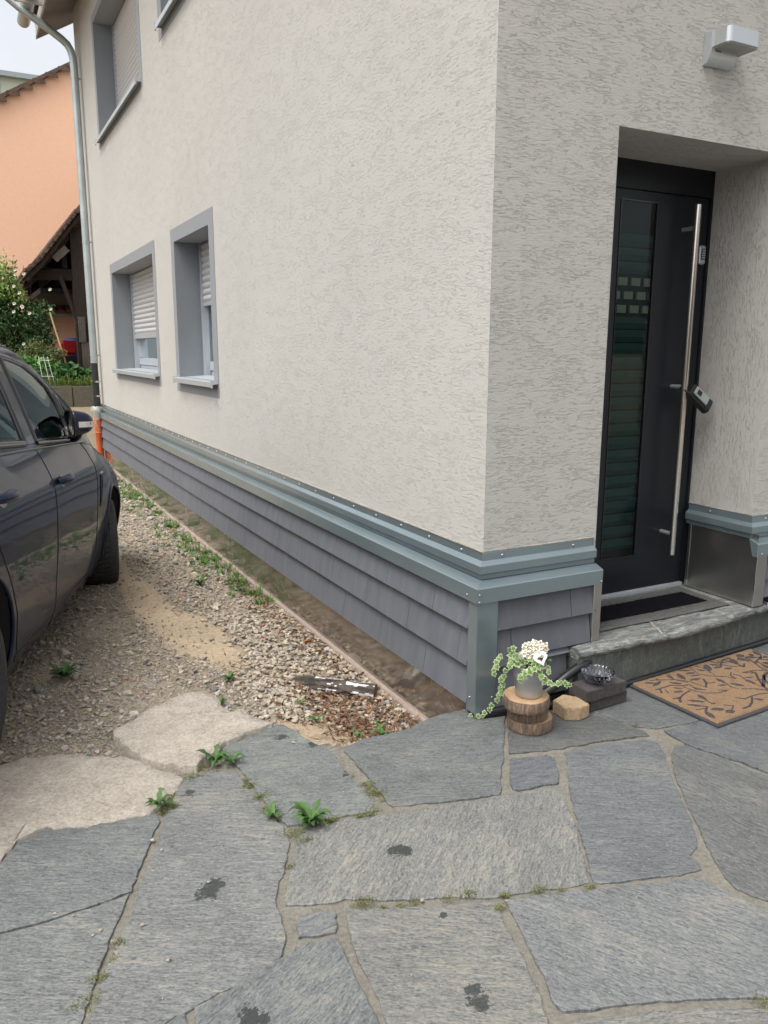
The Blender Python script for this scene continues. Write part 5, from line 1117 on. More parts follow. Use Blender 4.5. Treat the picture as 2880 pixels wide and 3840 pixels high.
# loose grit on the paving
gv=MB()
random.seed(21)
for (x,y,r_) in ((-1.467,-.805,.006),(-1.655,-.53,.004),(-1.70,-.50,.005),(-1.60,-.62,.006),(-1.62,-.63,.004),(-1.5,-.65,.006),(-.80,-.905,.006),(-1.3,-.56,.004),(-1.40,-.29,.008),(-1.385,-.35,.005),(-.89,-.72,.004),(-1.58,-.675,.004),(-.79,.10,.006),(-.785,.094,.004)):
    gv.lathe([(0,0),(r_*.8,r_*.15),(r_,r_*.5),(r_*.6,r_*.9),(0,r_)],(x,y,0),9,M['conc_slab'],mod=lambda t,z:1+.25*math.sin(t*3+x*90),smooth=False)
for k in range(520):
    x=random.uniform(-1.85,.7);y=random.uniform(-1.4,-.0)
    if x>.3 and y>-.3: continue
    r_=random.uniform(.0008,.0022); gv.lathe([(0,0),(r_,r_*.4),(0,r_)],(x,y,0),6,M['conc_slab'],smooth=False)
o=gv.build('grit'); setp(o,'scattered pale grit and crumbs on the flagstones','grit',kind='stuff')
# ------------------------------------------------------------ parked car (local: x right, y forward, z up; origin under front axle)
car=empty('parked_car',(-1.823,3.534,-.14),label='dark navy car with black window trim parked on the gravel',cat='car'); car.rotation_euler=Euler((R(-2.9),0,R(-17.5)),'ZXY')
car.rotation_mode='ZXY' if False else 'XYZ'
# control sections: f : list of (w,z)   under, sill, low crease, low, mid, crease, upper, belt, glass foot, glass mid, glass top, rail, roof side, roof mid
SEC={
-3.75:[(.0,.45),(.60,.45),(.68,.48),(.74,.55),(.78,.70),(.78,.85),(.76,.96),(.72,1.06),(.68,1.10),(.60,1.15),(.50,1.18),(.45,1.20),(.3,1.21),(0,1.21)],
-3.55:[(.0,.22),(.74,.24),(.80,.30),(.84,.42),(.86,.62),(.86,.85),(.84,.98),(.80,1.09),(.78,1.12),(.70,1.3),(.60,1.44),(.55,1.47),(.3,1.49),(0,1.50)],
-3.2:[(.0,.16),(.82,.18),(.87,.26),(.90,.40),(.92,.62),(.92,.86),(.89,.99),(.85,1.10),(.83,1.125),(.74,1.33),(.64,1.51),(.59,1.545),(.35,1.575),(0,1.585)],
-2.6:[(.0,.14),(.84,.15),(.885,.24),(.915,.40),(.935,.62),(.94,.86),(.905,.99),(.868,1.085),(.86,1.10),(.765,1.33),(.665,1.525),(.605,1.567),(.38,1.605),(0,1.615)],
-1.75:[(.0,.14),(.86,.15),(.895,.24),(.915,.38),(.938,.60),(.942,.85),(.905,.98),(.872,1.062),(.866,1.075),(.77,1.31),(.668,1.53),(.603,1.578),(.38,1.615),(0,1.63)],
-1.25:[(.0,.14),(.86,.15),(.895,.24),(.915,.37),(.935,.60),(.942,.84),(.905,.965),(.876,1.045),(.87,1.058),(.778,1.29),(.675,1.515),(.606,1.572),(.38,1.61),(0,1.622)],
-1.05:[(.0,.14),(.86,.15),(.895,.24),(.915,.37),(.935,.60),(.942,.835),(.908,.96),(.879,1.04),(.872,1.052),(.788,1.265),(.70,1.455),(.652,1.502),(.4,1.56),(0,1.585)],
-.84:[(.0,.14),(.86,.15),(.895,.24),(.915,.37),(.935,.60),(.942,.83),(.908,.955),(.882,1.035),(.875,1.047),(.81,1.22),(.745,1.355),(.712,1.392),(.45,1.47),(0,1.50)],
-.60:[(.0,.14),(.86,.15),(.89,.24),(.912,.37),(.935,.60),(.942,.825),(.908,.95),(.884,1.025),(.877,1.037),(.85,1.11),(.82,1.18),(.80,1.215),(.5,1.30),(0,1.34)],
-.40:[(.0,.14),(.86,.16),(.89,.25),(.912,.38),(.932,.60),(.938,.81),(.905,.925),(.88,.985),(.875,1.0),(.86,1.035),(.845,1.06),(.80,1.08),(.5,1.13),(0,1.16)],
-.2:[(.0,.14),(.86,.17),(.885,.26),(.908,.38),(.928,.58),(.932,.78),(.895,.89),(.862,.945),(.85,.96),(.82,.98),(.78,.997),(.70,1.015),(.45,1.04),(0,1.055)],
.1:[(.0,.14),(.85,.18),(.885,.28),(.91,.38),(.915,.56),(.912,.73),(.87,.84),(.825,.905),(.82,.925),(.78,.947),(.73,.963),(.65,.98),(.4,1.005),(0,1.02)],
.45:[(.0,.14),(.82,.18),(.865,.28),(.89,.38),(.905,.52),(.90,.66),(.85,.78),(.79,.85),(.76,.87),(.72,.89),(.67,.905),(.6,.92),(.38,.945),(0,.96)],
.72:[(.0,.16),(.68,.19),(.73,.27),(.76,.36),(.77,.47),(.76,.57),(.72,.68),(.67,.75),(.64,.77),(.60,.79),(.55,.805),(.48,.82),(.3,.845),(0,.86)],
.88:[(.0,.2),(.45,.22),(.5,.27),(.52,.34),(.53,.44),(.53,.53),(.5,.60),(.47,.65),(.45,.665),(.42,.68),(.38,.69),(.33,.70),(.2,.715),(0,.72)],
}
fk=sorted(SEC); CT=np.array([SEC[f] for f in fk])      # (nf,14,2)
def crspline(xk,Y,x):
    # cubic Hermite with finite-difference tangents, monotone-ish
    xk=np.array(xk); i=np.clip(np.searchsorted(xk,x)-1,0,len(xk)-2); h=xk[i+1]-xk[i]; t=((x-xk[i])/h)
    def tg(j):
        if j==0: return (Y[1]-Y[0])/(xk[1]-xk[0])
        if j==len(xk)-1: return (Y[-1]-Y[-2])/(xk[-1]-xk[-2])
        return (Y[j+1]-Y[j-1])/(xk[j+1]-xk[j-1])
    h00=2*t**3-3*t**2+1;h10=t**3-2*t**2+t;h01=-2*t**3+3*t**2;h11=t**3-t**2
    return h00*Y[i]+h10*h*tg(i)+h01*Y[i+1]+h11*h*tg(i+1)
SUBD=[5,2,3,7,9,6,4,2,9,8,3,6,7]   # subdivisions between consecutive control points
def section(f):
    P=crspline(fk,CT,f); out=[]
    k=[0]
    for i in range(13):
        for j in range(SUBD[i]):
            t=i+j/SUBD[i]; out.append(crspline(list(range(14)),P,t) if i not in (1,7) else P[i]+(P[i+1]-P[i])*(j/SUBD[i]))
    out.append(P[13]); return np.array(out)
fs_=np.arange(-3.75,.881,.03); grid=np.array([section(f) for f in fs_])     # (nf,nv,2)
NV=grid.shape[1]
WCF,WCR=.10,-2.88; WR=.325
def reg(f,w,z):
    """which piece of the body the point belongs to"""
    for wc in (WCF,WCR):
        if (f-wc)**2+(z-.30)**2<.365**2 and z<.78 and w>.5: return None
    return 'b'
def poly_side(s): return s
WIN_F=[(-1.73,1.085),(-1.02,1.062),(-.955,1.12),(-.93,1.25),(-.955,1.36),(-1.07,1.425),(-1.25,1.478),(-1.45,1.50),(-1.60,1.508)]
WIN_Q=[(-.93,1.075),(-.70,1.065),(-.765,1.20),(-.86,1.305),(-.885,1.28),(-.89,1.15)]
WIN_R=[(-2.75,1.125),(-1.93,1.092),(-1.79,1.505),(-2.2,1.50),(-2.62,1.46),(-2.80,1.36)]
DOOR_F=[(-1.74,.20),(-.62,.20),(-.60,.60),(-.62,.90),(-.72,1.03),(-.92,1.06),(-.89,1.30),(-1.05,1.47),(-1.6,1.545),(-1.68,1.52),(-1.80,1.06)]
DOOR_R=[(-2.36,.20),(-1.75,.20),(-1.81,1.06),(-1.70,1.53),(-2.3,1.54),(-2.83,1.46),(-2.88,1.2),(-2.80,1.0),(-2.72,.78),(-2.52,.56),(-2.44,.40)]
B_BLACK=[(-1.95,1.09),(-1.73,1.08),(-1.59,1.515),(-1.80,1.515)]
V=[];idx={}
def vert(i,j,s):
    k=(i,j,s)
    if j in (0,NV-1) : k=(i,j,1) if grid[i,j,0]<1e-6 else k
    if k not in idx: idx[k]=len(V); V.append((s*grid[i,j,0],fs_[i],grid[i,j,1]))
    return idx[k]
parts={k:[] for k in ('body','door_front_right','door_front_left','door_rear_right','door_rear_left','glass_f','glass_q','glass_r','screen','rear_screen')}
trim=[]
for i in range(len(fs_)-1):
    for j in range(NV-1):
        f=(fs_[i]+fs_[i+1])/2; w_=grid[i:i+2,j:j+2,0].mean(); z=grid[i:i+2,j:j+2,1].mean()
        if reg(f,w_,z) is None: continue
        j8=sum(SUBD[:8]); j11=sum(SUBD[:11])
        side=j<j11
        for s in (1,-1):
            F=(vert(i,j,s),vert(i+1,j,s),vert(i+1,j+1,s),vert(i,j+1,s)); F=F if s>0 else F[::-1]
            sfx='_right' if s>0 else '_left'
            if side and inpoly(WIN_F,f,z): parts['glass_f'].append(F)
            elif side and inpoly(WIN_Q,f,z): parts['glass_q'].append(F)
            elif side and inpoly(WIN_R,f,z): parts['glass_r'].append(F)
            elif j>=j11 and (-1.17<f<-.42): parts['screen'].append(F)
            elif j>=j11 and -3.68<f<-3.5: parts['rear_screen'].append(F)
            elif side and j>=5 and inpoly(DOOR_F,f,z): parts['door_front'+sfx].append(F)
            elif side and j>=5 and inpoly(DOOR_R,f,z): parts['door_rear'+sfx].append(F)
            else: parts['body'].append(F)
def cmesh(name,faces,mat,parent=car,smooth=True):
    used=sorted({v for f in faces for v in f}); mp={v:i for i,v in enumerate(used)}
    me=bpy.data.meshes.new(name); me.from_pydata([V[v] for v in used],[],[tuple(dict.fromkeys(mp[v] for v in f)) for f in faces]); me.materials.append(mat)
    me.polygons.foreach_set('use_smooth',[smooth]*len(me.polygons)); me.update(); me.validate()
    o=bpy.data.objects.new(name,me); COL.objects.link(o); o.parent=parent; return o
for i_ in (0,len(fs_)-1):
    for j in range(NV-1):
        q=(vert(i_,j,1),vert(i_,j+1,1),vert(i_,j+1,-1),vert(i_,j,-1)); q=tuple(dict.fromkeys(q))
        if len(q)>2: parts['body'].append(q if i_ else q[::-1])
cmesh('body',parts['body'],M['paint'])
doors={}
for k in ('door_front_right','door_front_left','door_rear_right','door_rear_left'): doors[k]=cmesh('door',parts[k],M['paint'])
for s in (1,-1):
    for k,nme in (('glass_f','side_window'),('glass_q','quarter_window'),('glass_r','rear_side_window')):
        cmesh(nme,[f for f in parts[k] if V[f[0]][0]*s>0],M['carglass'])
cmesh('windscreen',parts['screen'],M['carglass']); cmesh('rear_window',parts['rear_screen'],M['carglass'])
def surf(f,z):
    """point on the right-hand body side at (f,z)"""
    S=section(f); n=sum(SUBD[:11]); zz=S[3:n+1,1]; ww=S[3:n+1,0]; return float(np.interp(z,zz,ww))
def on(f,z,o=0): return (surf(f,z)+o,f,z)
def dense(P,closed=False,step=.02):
    out=[]; n=len(P)
    for i in range(n if closed else n-1):
        a=P[i];b2=P[(i+1)%n]; L=math.hypot(b2[0]-a[0],b2[1]-a[1]); k=max(1,int(L/step))
        out+= [(a[0]+(b2[0]-a[0])*t/k,a[1]+(b2[1]-a[1])*t/k) for t in range(k)]
    out.append(P[0] if closed else P[-1]); return out
def both(mb_fn,name,mat,parent=car):
    for s in (1,-1):
        mb=MB(); mb_fn(mb,s); mb.build(name,mat,parent)
def strip(mb,s,P,r,mat,o=0,closed=False,n=6):
    pts=[(s*(surf(f,z)+o),f,z) for f,z in dense(P,closed)]; mb.tube(pts,r,mat,n)
# black trims round the side windows
def fn(mb,s):
    for P,r in ((WIN_F,.019),(WIN_Q,.019),(WIN_R,.02)): strip(mb,s,P,r,M['chrome'],-.006,True,8)
    # B pillar applique and A pillar filler
    for P in ([(-1.745,1.085),(-1.60,1.51),(-1.785,1.51),(-1.935,1.09)],):
        q=dense(P,True,.03)
        k=12
        vs=[]
        for a in range(k+1):
            t=a/k; pa=(P[0][0]+(P[1][0]-P[0][0])*t,P[0][1]+(P[1][1]-P[0][1])*t); pb=(P[3][0]+(P[2][0]-P[3][0])*t,P[3][1]+(P[2][1]-P[3][1])*t)
            for b_ in range(4):
                u=b_/3; f=pa[0]+(pb[0]-pa[0])*u; z=pa[1]+(pb[1]-pa[1])*u; vs.append((s*(surf(f,z)+.004),f,z))
        mb.add(vs,[(a*4+b_,a*4+b_+1,(a+1)*4+b_+1,(a+1)*4+b_) for a in range(k) for b_ in range(3)],M['chrome'],smooth=True)
    strip(mb,s,[(-3.0,1.085),(-2.3,1.073),(-1.75,1.060),(-1.05,1.040),(-.62,1.026)],.008,M['chrome'],.001)
both(fn,'window_trim',None)
# roof gutter line and A pillar seam
def fn(mb,s):
    pts=[]
    for f in np.arange(-3.3,-.50,.04):
        S=crspline(fk,CT,f); pts.append((s*(S[11][0]+.002),f,S[11][1]+.002))
    mb.tube(pts,.009,M['chrome'],8)
    pts=[]
    for f in np.arange(-3.0,-.52,.04):
        S=crspline(fk,CT,f); p=S[10]*.45+S[11]*.55; pts.append((s*(p[0]+.001),f,p[1]+.001))
    mb.tube(pts,.0035,M['dark'],6)
both(fn,'roof_trim',None)
# panel gaps
def fn(mb,s):
    G=.0028
    strip(mb,s,[(-1.80,1.058),(-1.77,.98),(-1.755,.85),(-1.75,.60),(-1.75,.40),(-1.735,.28),(-1.74,.20),(-1.74,.16)],G,M['dark'],0)
    strip(mb,s,[(-.98,1.04),(-.86,1.038)],G,M['dark'],0) if False else None
    strip(mb,s,[(-.80,1.028),(-.71,.97),(-.64,.88),(-.62,.75),(-.62,.55),(-.63,.35),(-.64,.24)],G,M['dark'],0)
    strip(mb,s,[(-2.86,1.08),(-2.80,.95),(-2.72,.78),(-2.56,.58),(-2.46,.42),(-2.44,.30),(-2.38,.19),(-2.30,.155)],G,M['dark'],0)
    strip(mb,s,[(-2.42,.225),(-1.5,.225),(-.64,.235)],.004,M['dark'],-.001)
    strip(mb,s,[(-.78,1.02),(-.5,1.0),(-.25,.945),(.1,.905),(.45,.85),(.7,.76)],.0025,M['dark'],0)
both(fn,'panel_gap',None)
# wheel arch lips and wheel housings
for wc in (WCF,WCR):
    def fn(mb,s):
        pts=[]
        for t in np.linspace(-.42,PI+.42,46):
            f=wc+.368*math.cos(t); z=.30+.368*math.sin(t)
            if z<.155: continue
            pts.append((s*(surf(f,z)+.001),f,z))
        mb.tube(pts,.010,M['paint'],8)
        n=30; vs=[]
        for t in np.linspace(-.5,PI+.5,n):
            f=wc+.366*math.cos(t); z=.30+.366*math.sin(t)
            vs+= [(s*(surf(f,max(z,.16))-.003),f,z),(s*.52,f,z)]
        mb.add(vs,[(2*i,2*i+1,2*i+3,2*i+2) for i in range(n-1)],M['dark'],smooth=True)
        mb.add([(s*.52,wc-.37,.1),(s*.52,wc+.37,.1),(s*.52,wc+.37,.7),(s*.52,wc-.37,.7)],[(0,1,2,3)],M['dark'])
    both(fn,'wheel_housing',None)
# swage line recess: dark vent on the front wing
def fn(mb,s):
    P=[(-.50,.80),(-.44,.80),(-.45,.70),(-.49,.62),(-.52,.60)]
    k=len(P); vs=[(s*(surf(f,z)+.0025),f,z) for f,z in P]; mb.add(vs,[tuple(range(k))],M['black'])
    strip(mb,s,P,.004,M['chrome'],.002,True)
    mb.tube([(s*(surf(-.51,.81)+.004),-.51,.812),(s*(surf(-.43,.81)+.004),-.43,.812)],.006,M['alu'],6)
both(fn,'wing_vent',None)
# door handles
for (f,z,s,dr) in ((-1.56,.885,1,'door_front_right'),(-2.58,.925,1,'door_rear_right'),(-1.56,.885,-1,'door_front_left'),(-2.58,.925,-1,'door_rear_left')):
    mb=MB(); o_=.03; pts=[];rs=[]
    for t in np.linspace(0,1,14):
        ff=f-.11+.20*t; pts.append((s*(surf(ff,z)+.004+.033*math.sin(PI*t)**.45),ff,z+.004*math.sin(PI*t))); rs.append(.012+.012*math.sin(PI*t)**.5)
    mb.tube(pts,rs,M['paint'],12)
    # recess bowl behind the grip
    mb.add([(s*(surf(f-.01,z)+.0015),f-.01,z)]+[(s*(surf(f-.01+.055*math.cos(t),z-.008+.034*math.sin(t))+.0015),f-.01+.055*math.cos(t),z-.008+.034*math.sin(t)) for t in np.linspace(0,2*PI,20,endpoint=False)],[(0,i+1,(i+1)%20+1) for i in range(20)],M['chrome'])
    h=mb.build('handle',None,car); h.parent=doors[dr]
# wing mirrors, folded in: built in a frame of their own (x outwards along the housing, y front face), then swung round
for s in (1,-1):
    Mm=Matrix.Translation((s*.936,-1.01,1.152))@Matrix.Rotation(R(-64*s),4,'Z')@Matrix.Diagonal((s,1.05,1,1))
    def T(p): return tuple(Mm@Vector(p))
    mb=MB(); U=12;W=28;vs=[]
    for i in range(U+1):
        t=i/U; yy=-.055+.125*t; k=max(.10,(1-.10*t-.5*t**3-.3*t**7))
        for j in range(W):
            a=2*PI*j/W; ca,sa=math.cos(a),math.sin(a); e=.5
            vs.append(T((math.copysign(abs(ca)**e,ca)*.102*k,yy,math.copysign(abs(sa)**e,sa)*.076*k*(1 if sa>0 else .92))))
    F=[(i*W+j,i*W+(j+1)%W,(i+1)*W+(j+1)%W,(i+1)*W+j) for i in range(U) for j in range(W)]
    up_=[f for f in F if sum(vs[q][2] for q in f)/4>=1.118]; lo_=[f for f in F if f not in up_]
    mb.add(vs,up_,M['paint'],smooth=True); mb.add(vs[-W:],[tuple(range(W))],M['paint']); mr=mb.build('wing_mirror',None,car)
    lb=MB(); lb.add(vs,lo_,M['chrome'],smooth=True); lb.tube([T((-.07,.0,-.055)),(s*.90,-.93,1.085),(s*.865,-.88,1.065)],[.03,.03,.035],M['black'],10); lb.build('mirror_foot',None,mr)
    sq=lambda r1,r2,n,y:[T((math.copysign(abs(math.cos(a))**.5,math.cos(a))*r1,y,math.copysign(abs(math.sin(a))**.5,math.sin(a))*r2)) for a in np.linspace(0,2*PI,n,endpoint=False)]
    g=MB(); g.add(sq(.094,.068,28,-.046),[tuple(range(28))],M['steel']); g.build('mirror_glass',None,mr)
    rim=MB(); q=sq(.100,.074,40,-.055); rim.tube(q+[q[0]],.0065,M['chrome'],8); rim.build('mirror_rim',None,mr)
    ln=MB(); vv=[]
    for j in range(9):
        a=j/8; th=-.15+a*1.15   # wraps the outer end of the shell
        xo=.104-.004*a-.075*max(0,a-.35); yo=-.035+.10*a-.02*max(0,a-.5)
        vv+= [T((xo+.001,yo,-.020)),T((xo+.001,yo,.012))]
    ln.add(vv,[(2*i,2*i+1,2*i+3,2*i+2) for i in range(8)],M['lens'],smooth=True); ln.build('indicator',None,mr)
# wheels
def wheel(x,y,steer,s):
    e=bpy.data.objects.new('wheel',None); COL.objects.link(e); e.parent=car; e.location=(x,y,WR-.075); e.rotation_euler=(0,0,R(steer))
    n=72; hw=.115; mb=MB(); prof=[(.215,hw*.86),(.235,hw*.98),(.27,hw*1.03),(.298,hw*.98),(.309,hw*.88),(.3145,hw*.72),(.317,hw*.45),(.3175,0),(.317,-hw*.45),(.3145,-hw*.72),(.309,-hw*.88),(.298,-hw*.98),(.27,-hw*1.03),(.235,-hw*.98),(.215,-hw*.86)]
    vs=[(xx,r_*math.cos(2*PI*i/n),r_*math.sin(2*PI*i/n)) for r_,xx in prof for i in range(n)]
    mb.add(vs,[(k*n+i,k*n+(i+1)%n,(k+1)*n+(i+1)%n,(k+1)*n+i) for k in range(len(prof)-1) for i in range(n)],M['tyre'],smooth=True)
    # tread blocks
    nb=54
    for i in range(nb):
        a0=2*PI*i/nb
        for (xa,xb,sk,ro) in ((-.098,-.062,.25,.3235),(-.056,-.024,.4,.3285),(-.018,.018,-.3,.329),(.024,.056,-.4,.3285),(.062,.098,-.25,.3235)):
            a1=a0+(.5 if abs(xa)>.05 else 0)*2*PI/nb; da=2*PI/nb*.72; P=[]
            for (xx,aa) in ((xa,a1),(xb,a1+sk*2*PI/nb),(xb,a1+sk*2*PI/nb+da),(xa,a1+da)):
                rr=ro-.011*max(0,(abs(xx)-.07)/.028); P.append((xx,rr*math.cos(aa),rr*math.sin(aa)))
            Q=[(p[0],p[1]*.96,p[2]*.96) for p in P]
            mb.add(P+Q,[(0,1,2,3),(0,4,5,1),(1,5,6,2),(2,6,7,3),(3,7,4,0)],M['tyre'])
    mb.build('tyre',None,e)
    rm_=MB(); so=s*.085
    rm_.lathe([(.215,-.09),(.20,-.085),(.195,0),(.20,.085),(.217,.098)],(0,0,0),48,M['alloy'])
    for v_i,v in enumerate(rm_.v): rm_.v[v_i]=(v[2],v[0],v[1])
    for q in range(5):
        a=2*PI*q/5
        for da in (-.16,.16):
            c0=(so*.75,.05*math.cos(a),.05*math.sin(a)); c1=(so,.205*math.cos(a+da),.205*math.sin(a+da)); rm_.tube([c0,c1],[.022,.014],M['alloy'],8)
    rm_.tube([(so*.5,0,0),(so*.95,0,0)],.055,M['alloy'],20); rm_.build('rim',None,e); 
    dk=MB(); dk.tube([(-.03*s,0,0),(.0,0,0)],.19,M['dark'],24); dk.build('brake_disc',None,e)
wheel(.80,WCF,12.5,1); wheel(-.80,WCF,12.5,-1); wheel(.785,WCR,0,1); wheel(-.785,WCR,0,-1)
# cabin
mb=MB()
mb.box((-.78,-3.2,.25),(.78,-.45,.30),M['dark'])
mb.box((-.80,-.95,.55),(.80,-.55,.98),M['interior']); 
mb.build('dashboard',None,car,bevel=.05,bseg=3)
for x,y in ((.38,-1.75),(-.38,-1.75),(.38,-2.6),(-.38,-2.6)):
    mb=MB(); mb.box((x-.25,y-.05,.45),(x+.25,y+.5,.60),M['interior']); Mx=Matrix.Translation((x,y,.55))@Euler((R(14),0,0)).to_matrix().to_4x4(); mb.box((-.24,-.08,0),(.24,.06,.62),M['interior'],Mx); mb.box((-.12,-.06,.66),(.12,.03,.86),M['interior'],Mx); mb.tube([tuple(Mx@Vector((a,-.01,.6))) for a in (-.05,)]+[tuple(Mx@Vector((-.05,-.01,.7)))],.008,M['steel'],6); mb.build('seat',None,car,bevel=.04,bseg=3)
mb=MB(); mb.tube([(-.38+.18*math.cos(t),-1.05+.06*math.sin(t),.92+.17*math.sin(t)) for t in np.linspace(0,2*PI,30)],.014,M['dark'],8); mb.build('steering_wheel',None,car)
# lights at the ends
for s in (1,-1):
    mb=MB(); mb.add([(s*(surf(f,z)+.003),f,z) for f,z in ((.42,.66),(.70,.60),(.72,.70),(.44,.80))],[(0,1,2,3)],M['lens']); mb.build('headlight',None,car)
    mb=MB(); mb.add([(s*(surf(f,z)+.003),f,z) for f,z in ((-3.6,.80),(-3.35,.82),(-3.30,1.0),(-3.58,1.0))],[(0,1,2,3)],M['red']); mb.build('tail_light',None,car)
# ------------------------------------------------------------ yard behind the house
e=empty('garden_wall',(-1.5,12.5,.3),label='weathered grey concrete block wall holding up the garden bed',cat='garden wall')
x=-6.1
k=0
while x<1.6:
    x1=x+.996; mb=MB(); mb.box((x,12.5,.1),(x1-.012,12.62,.845+.004*(k%3)),M['gwall']); o=mb.build('concrete_block',bevel=.008); shift(o,e); x=x1; k+=1
o=MB(); o.box((-8,12.62,.0),(6,19.9,.80),M['soil']); o=o.build('garden_bed'); o['kind']='structure'
def leafcloud(name,blobs,n,size,cols,parent,seed,flat=.0,asp=.5):
    r2=np.random.default_rng(seed); V=[];C=[]
    w_=np.array([b[3]*b[4]*b[5] for b in blobs]); w_/=w_.sum(); ch=r2.choice(len(blobs),n,p=w_)
    B=np.array(blobs)[ch]; d=r2.normal(size=(n,3)); d/=np.linalg.norm(d,axis=1)[:,None]; rr=r2.random(n)**.33*(.82+.35*r2.random(n))
    P=B[:,:3]+d*rr[:,None]*B[:,3:6]
    ax=r2.normal(size=(n,3)); ax[:,2]-=.3; ax/=np.linalg.norm(ax,axis=1)[:,None]; nr=d*.8+r2.normal(size=(n,3))*.7+np.array([0,-.3,.6]); sd=np.cross(ax,nr); sd/=np.linalg.norm(sd,axis=1)[:,None]+1e-9
    s=size*r2.uniform(.6,1.35,n)[:,None]; nn_=np.cross(sd,ax)
    p0=P-ax*s; p1=P+sd*s*asp+nn_*s*.15; p2=P+ax*s; p3=P-sd*s*asp+nn_*s*.15
    V=np.stack([p0,p1,p2,p3],1).reshape(-1,3); F=np.arange(4*n).reshape(n,4)
    cc=np.array(cols)[r2.integers(len(cols),size=n)]*r2.uniform(.7,1.3,n)[:,None]
    return npmesh(name,V,F,M['leaf'],cc,parent)
def blossoms(name,pts,s,parent,mat):
    mb=MB()
    for p in pts:
        for k in range(9):
            a=k*2.4; d=Vector((math.cos(a),-.4,math.sin(a))); q=Vector((math.sin(a),.2,-math.cos(a))); r_=s*(.5+.5*(k/9)); c=Vector(p)
            mb.add([c,c+d*r_*.6+q*r_*.5,c+d*r_+Vector((0,-.3*r_,0)),c+d*r_*.6-q*r_*.5],[(0,1,2,3)],mat)
    return mb.build(name,None,parent)
ro_=empty('rose_bush',(-.9,13.9,.8),label='tall climbing rose with cream blossoms over the garden bed',cat='rose bush')
DG=[(.05,.11,.035),(.075,.15,.045),(.04,.09,.035),(.09,.17,.055)]; LG=[(.24,.36,.09),(.30,.42,.12),(.18,.31,.08)]
b0=[(-1.0,13.9,2.0,.42,.45,.5),(-.62,13.9,1.9,.40,.4,.48),(-1.3,13.9,2.2,.5,.4,.55),(-1.8,13.9,2.0,.6,.4,.7),(-.45,13.9,1.65,.28,.3,.45),(-.8,13.9,1.45,.5,.4,.35),(-1.05,13.85,2.5,.3,.3,.35),(-.38,13.9,2.15,.22,.25,.25)]
o=leafcloud('foliage',b0,9500,.038,DG+[(.07,.13,.04)],None,3); shift(o,ro_)
o=leafcloud('young_shoots',[(-.98,13.7,2.75,.22,.2,.28),(-.82,13.7,2.45,.18,.2,.22),(-1.0,13.6,3.0,.07,.07,.28),(-.82,13.6,2.95,.05,.05,.26),(-1.12,13.6,2.5,.2,.2,.2),(-.9,13.6,2.6,.06,.06,.5),(-1.4,13.6,2.8,.3,.2,.3)],1500,.034,LG,None,4); shift(o,ro_)
mb=MB(); random.seed(9)
for k in range(16):
    x=random.uniform(-1.3,-.35); mb.tube([(x,13.9,.8),(x+random.uniform(-.2,.2),13.9,1.6),(x+random.uniform(-.4,.4),13.85,2.5+random.random()*.5)],[.012,.009,.004],M['oldwood'],6)
shift(mb.build('stems'),ro_)
o=blossoms('blossom',[(-.84,13.42,2.78),(-.70,13.42,2.80),(-.88,13.42,2.58),(-.80,13.42,2.47),(-.90,13.4,2.28),(-.78,13.42,2.24),(-.66,13.4,2.12),(-.30,13.45,2.20),(-.80,13.4,1.58),(-.92,13.4,2.14),(-.77,13.4,2.22),(-.84,13.4,2.86),(-.28,13.5,2.55)],.038,None,M['cream2']); shift(o,ro_)
def shrub(name,label,blobs,n,size,cols,seed,asp=.5):
    e=empty(name,(blobs[0][0],blobs[0][1],.8),label=label,cat='shrub' if 'shrub' in name else 'plant'); o=leafcloud('foliage',blobs,n,size,cols,None,seed,asp=asp); shift(o,e)
    mb=MB()
    for b_ in blobs: mb.tube([(b_[0],b_[1],.78),(b_[0]+.03,b_[1],b_[2])],[.012,.005],M['oldwood'],6)
    shift(mb.build('stems'),e); return e
shrub('garden_shrub','yellowish green fine leaved shrub below the climbing rose',[(-.62,13.3,1.42,.22,.2,.24),(-.40,13.3,1.35,.22,.2,.2),(-.22,13.25,1.40,.13,.15,.12),(-.85,13.3,1.3,.2,.2,.18)],3200,.021,[(.15,.18,.06),(.10,.14,.045),(.22,.24,.10),(.08,.12,.04)],5)
shrub('bean_plants','bright green broad leaved plants beside the parked car roof',[(-.95,13.0,1.18,.35,.2,.22),(-.55,13.0,1.12,.35,.2,.22),(-1.6,13.0,1.15,.5,.25,.2),(-.75,12.95,.98,.3,.15,.12)],2200,.042,[(.12,.28,.06),(.17,.36,.08),(.08,.2,.05)],6,.62)
shrub('squash_plant','dark large leaved plant beside the downpipe',[(-.15,12.95,1.05,.25,.18,.18),(.08,12.95,.98,.2,.15,.16),(-.35,12.9,.98,.18,.12,.14),(.3,12.95,1.0,.2,.15,.15)],620,.065,[(.05,.13,.04),(.07,.17,.05),(.045,.11,.035)],7,.75)
random.seed(31); mb=MB()
for k in range(420):
    x=random.uniform(-.75,.55); y=random.uniform(12.62,12.8); g=random.uniform(.7,1.4); blade(mb,(x,y,.80),random.uniform(PI*.9,PI*2.1),random.uniform(.05,.11),.004,.7,(.15*g,.24*g,.05*g) if k%4 else (.32*g,.36*g,.10*g),False,random.uniform(1.0,2.6))
o=mb.build('grass_edge'); setp(o,'long grass along the top of the garden wall','grass',kind='stuff')
tr=empty('plant_trellis',(-.42,12.8,.8),label='small white plastic plant trellis in the garden bed',cat='trellis')
mb=MB()
for i,(x0,x1) in enumerate(((-.62,-.57),(-.54,-.46),(-.48,-.38))): mb.tube([(x0,12.72,1.36),(x1+.0,12.72,.80)],.006,M['white'],6)
for z,xa,xb in ((1.30,-.64,-.45),(1.02,-.60,-.40)): mb.tube([(xa,12.715,z),(xb,12.715,z-.01)],.005,M['white'],6)
shift(mb.build('bars'),tr)
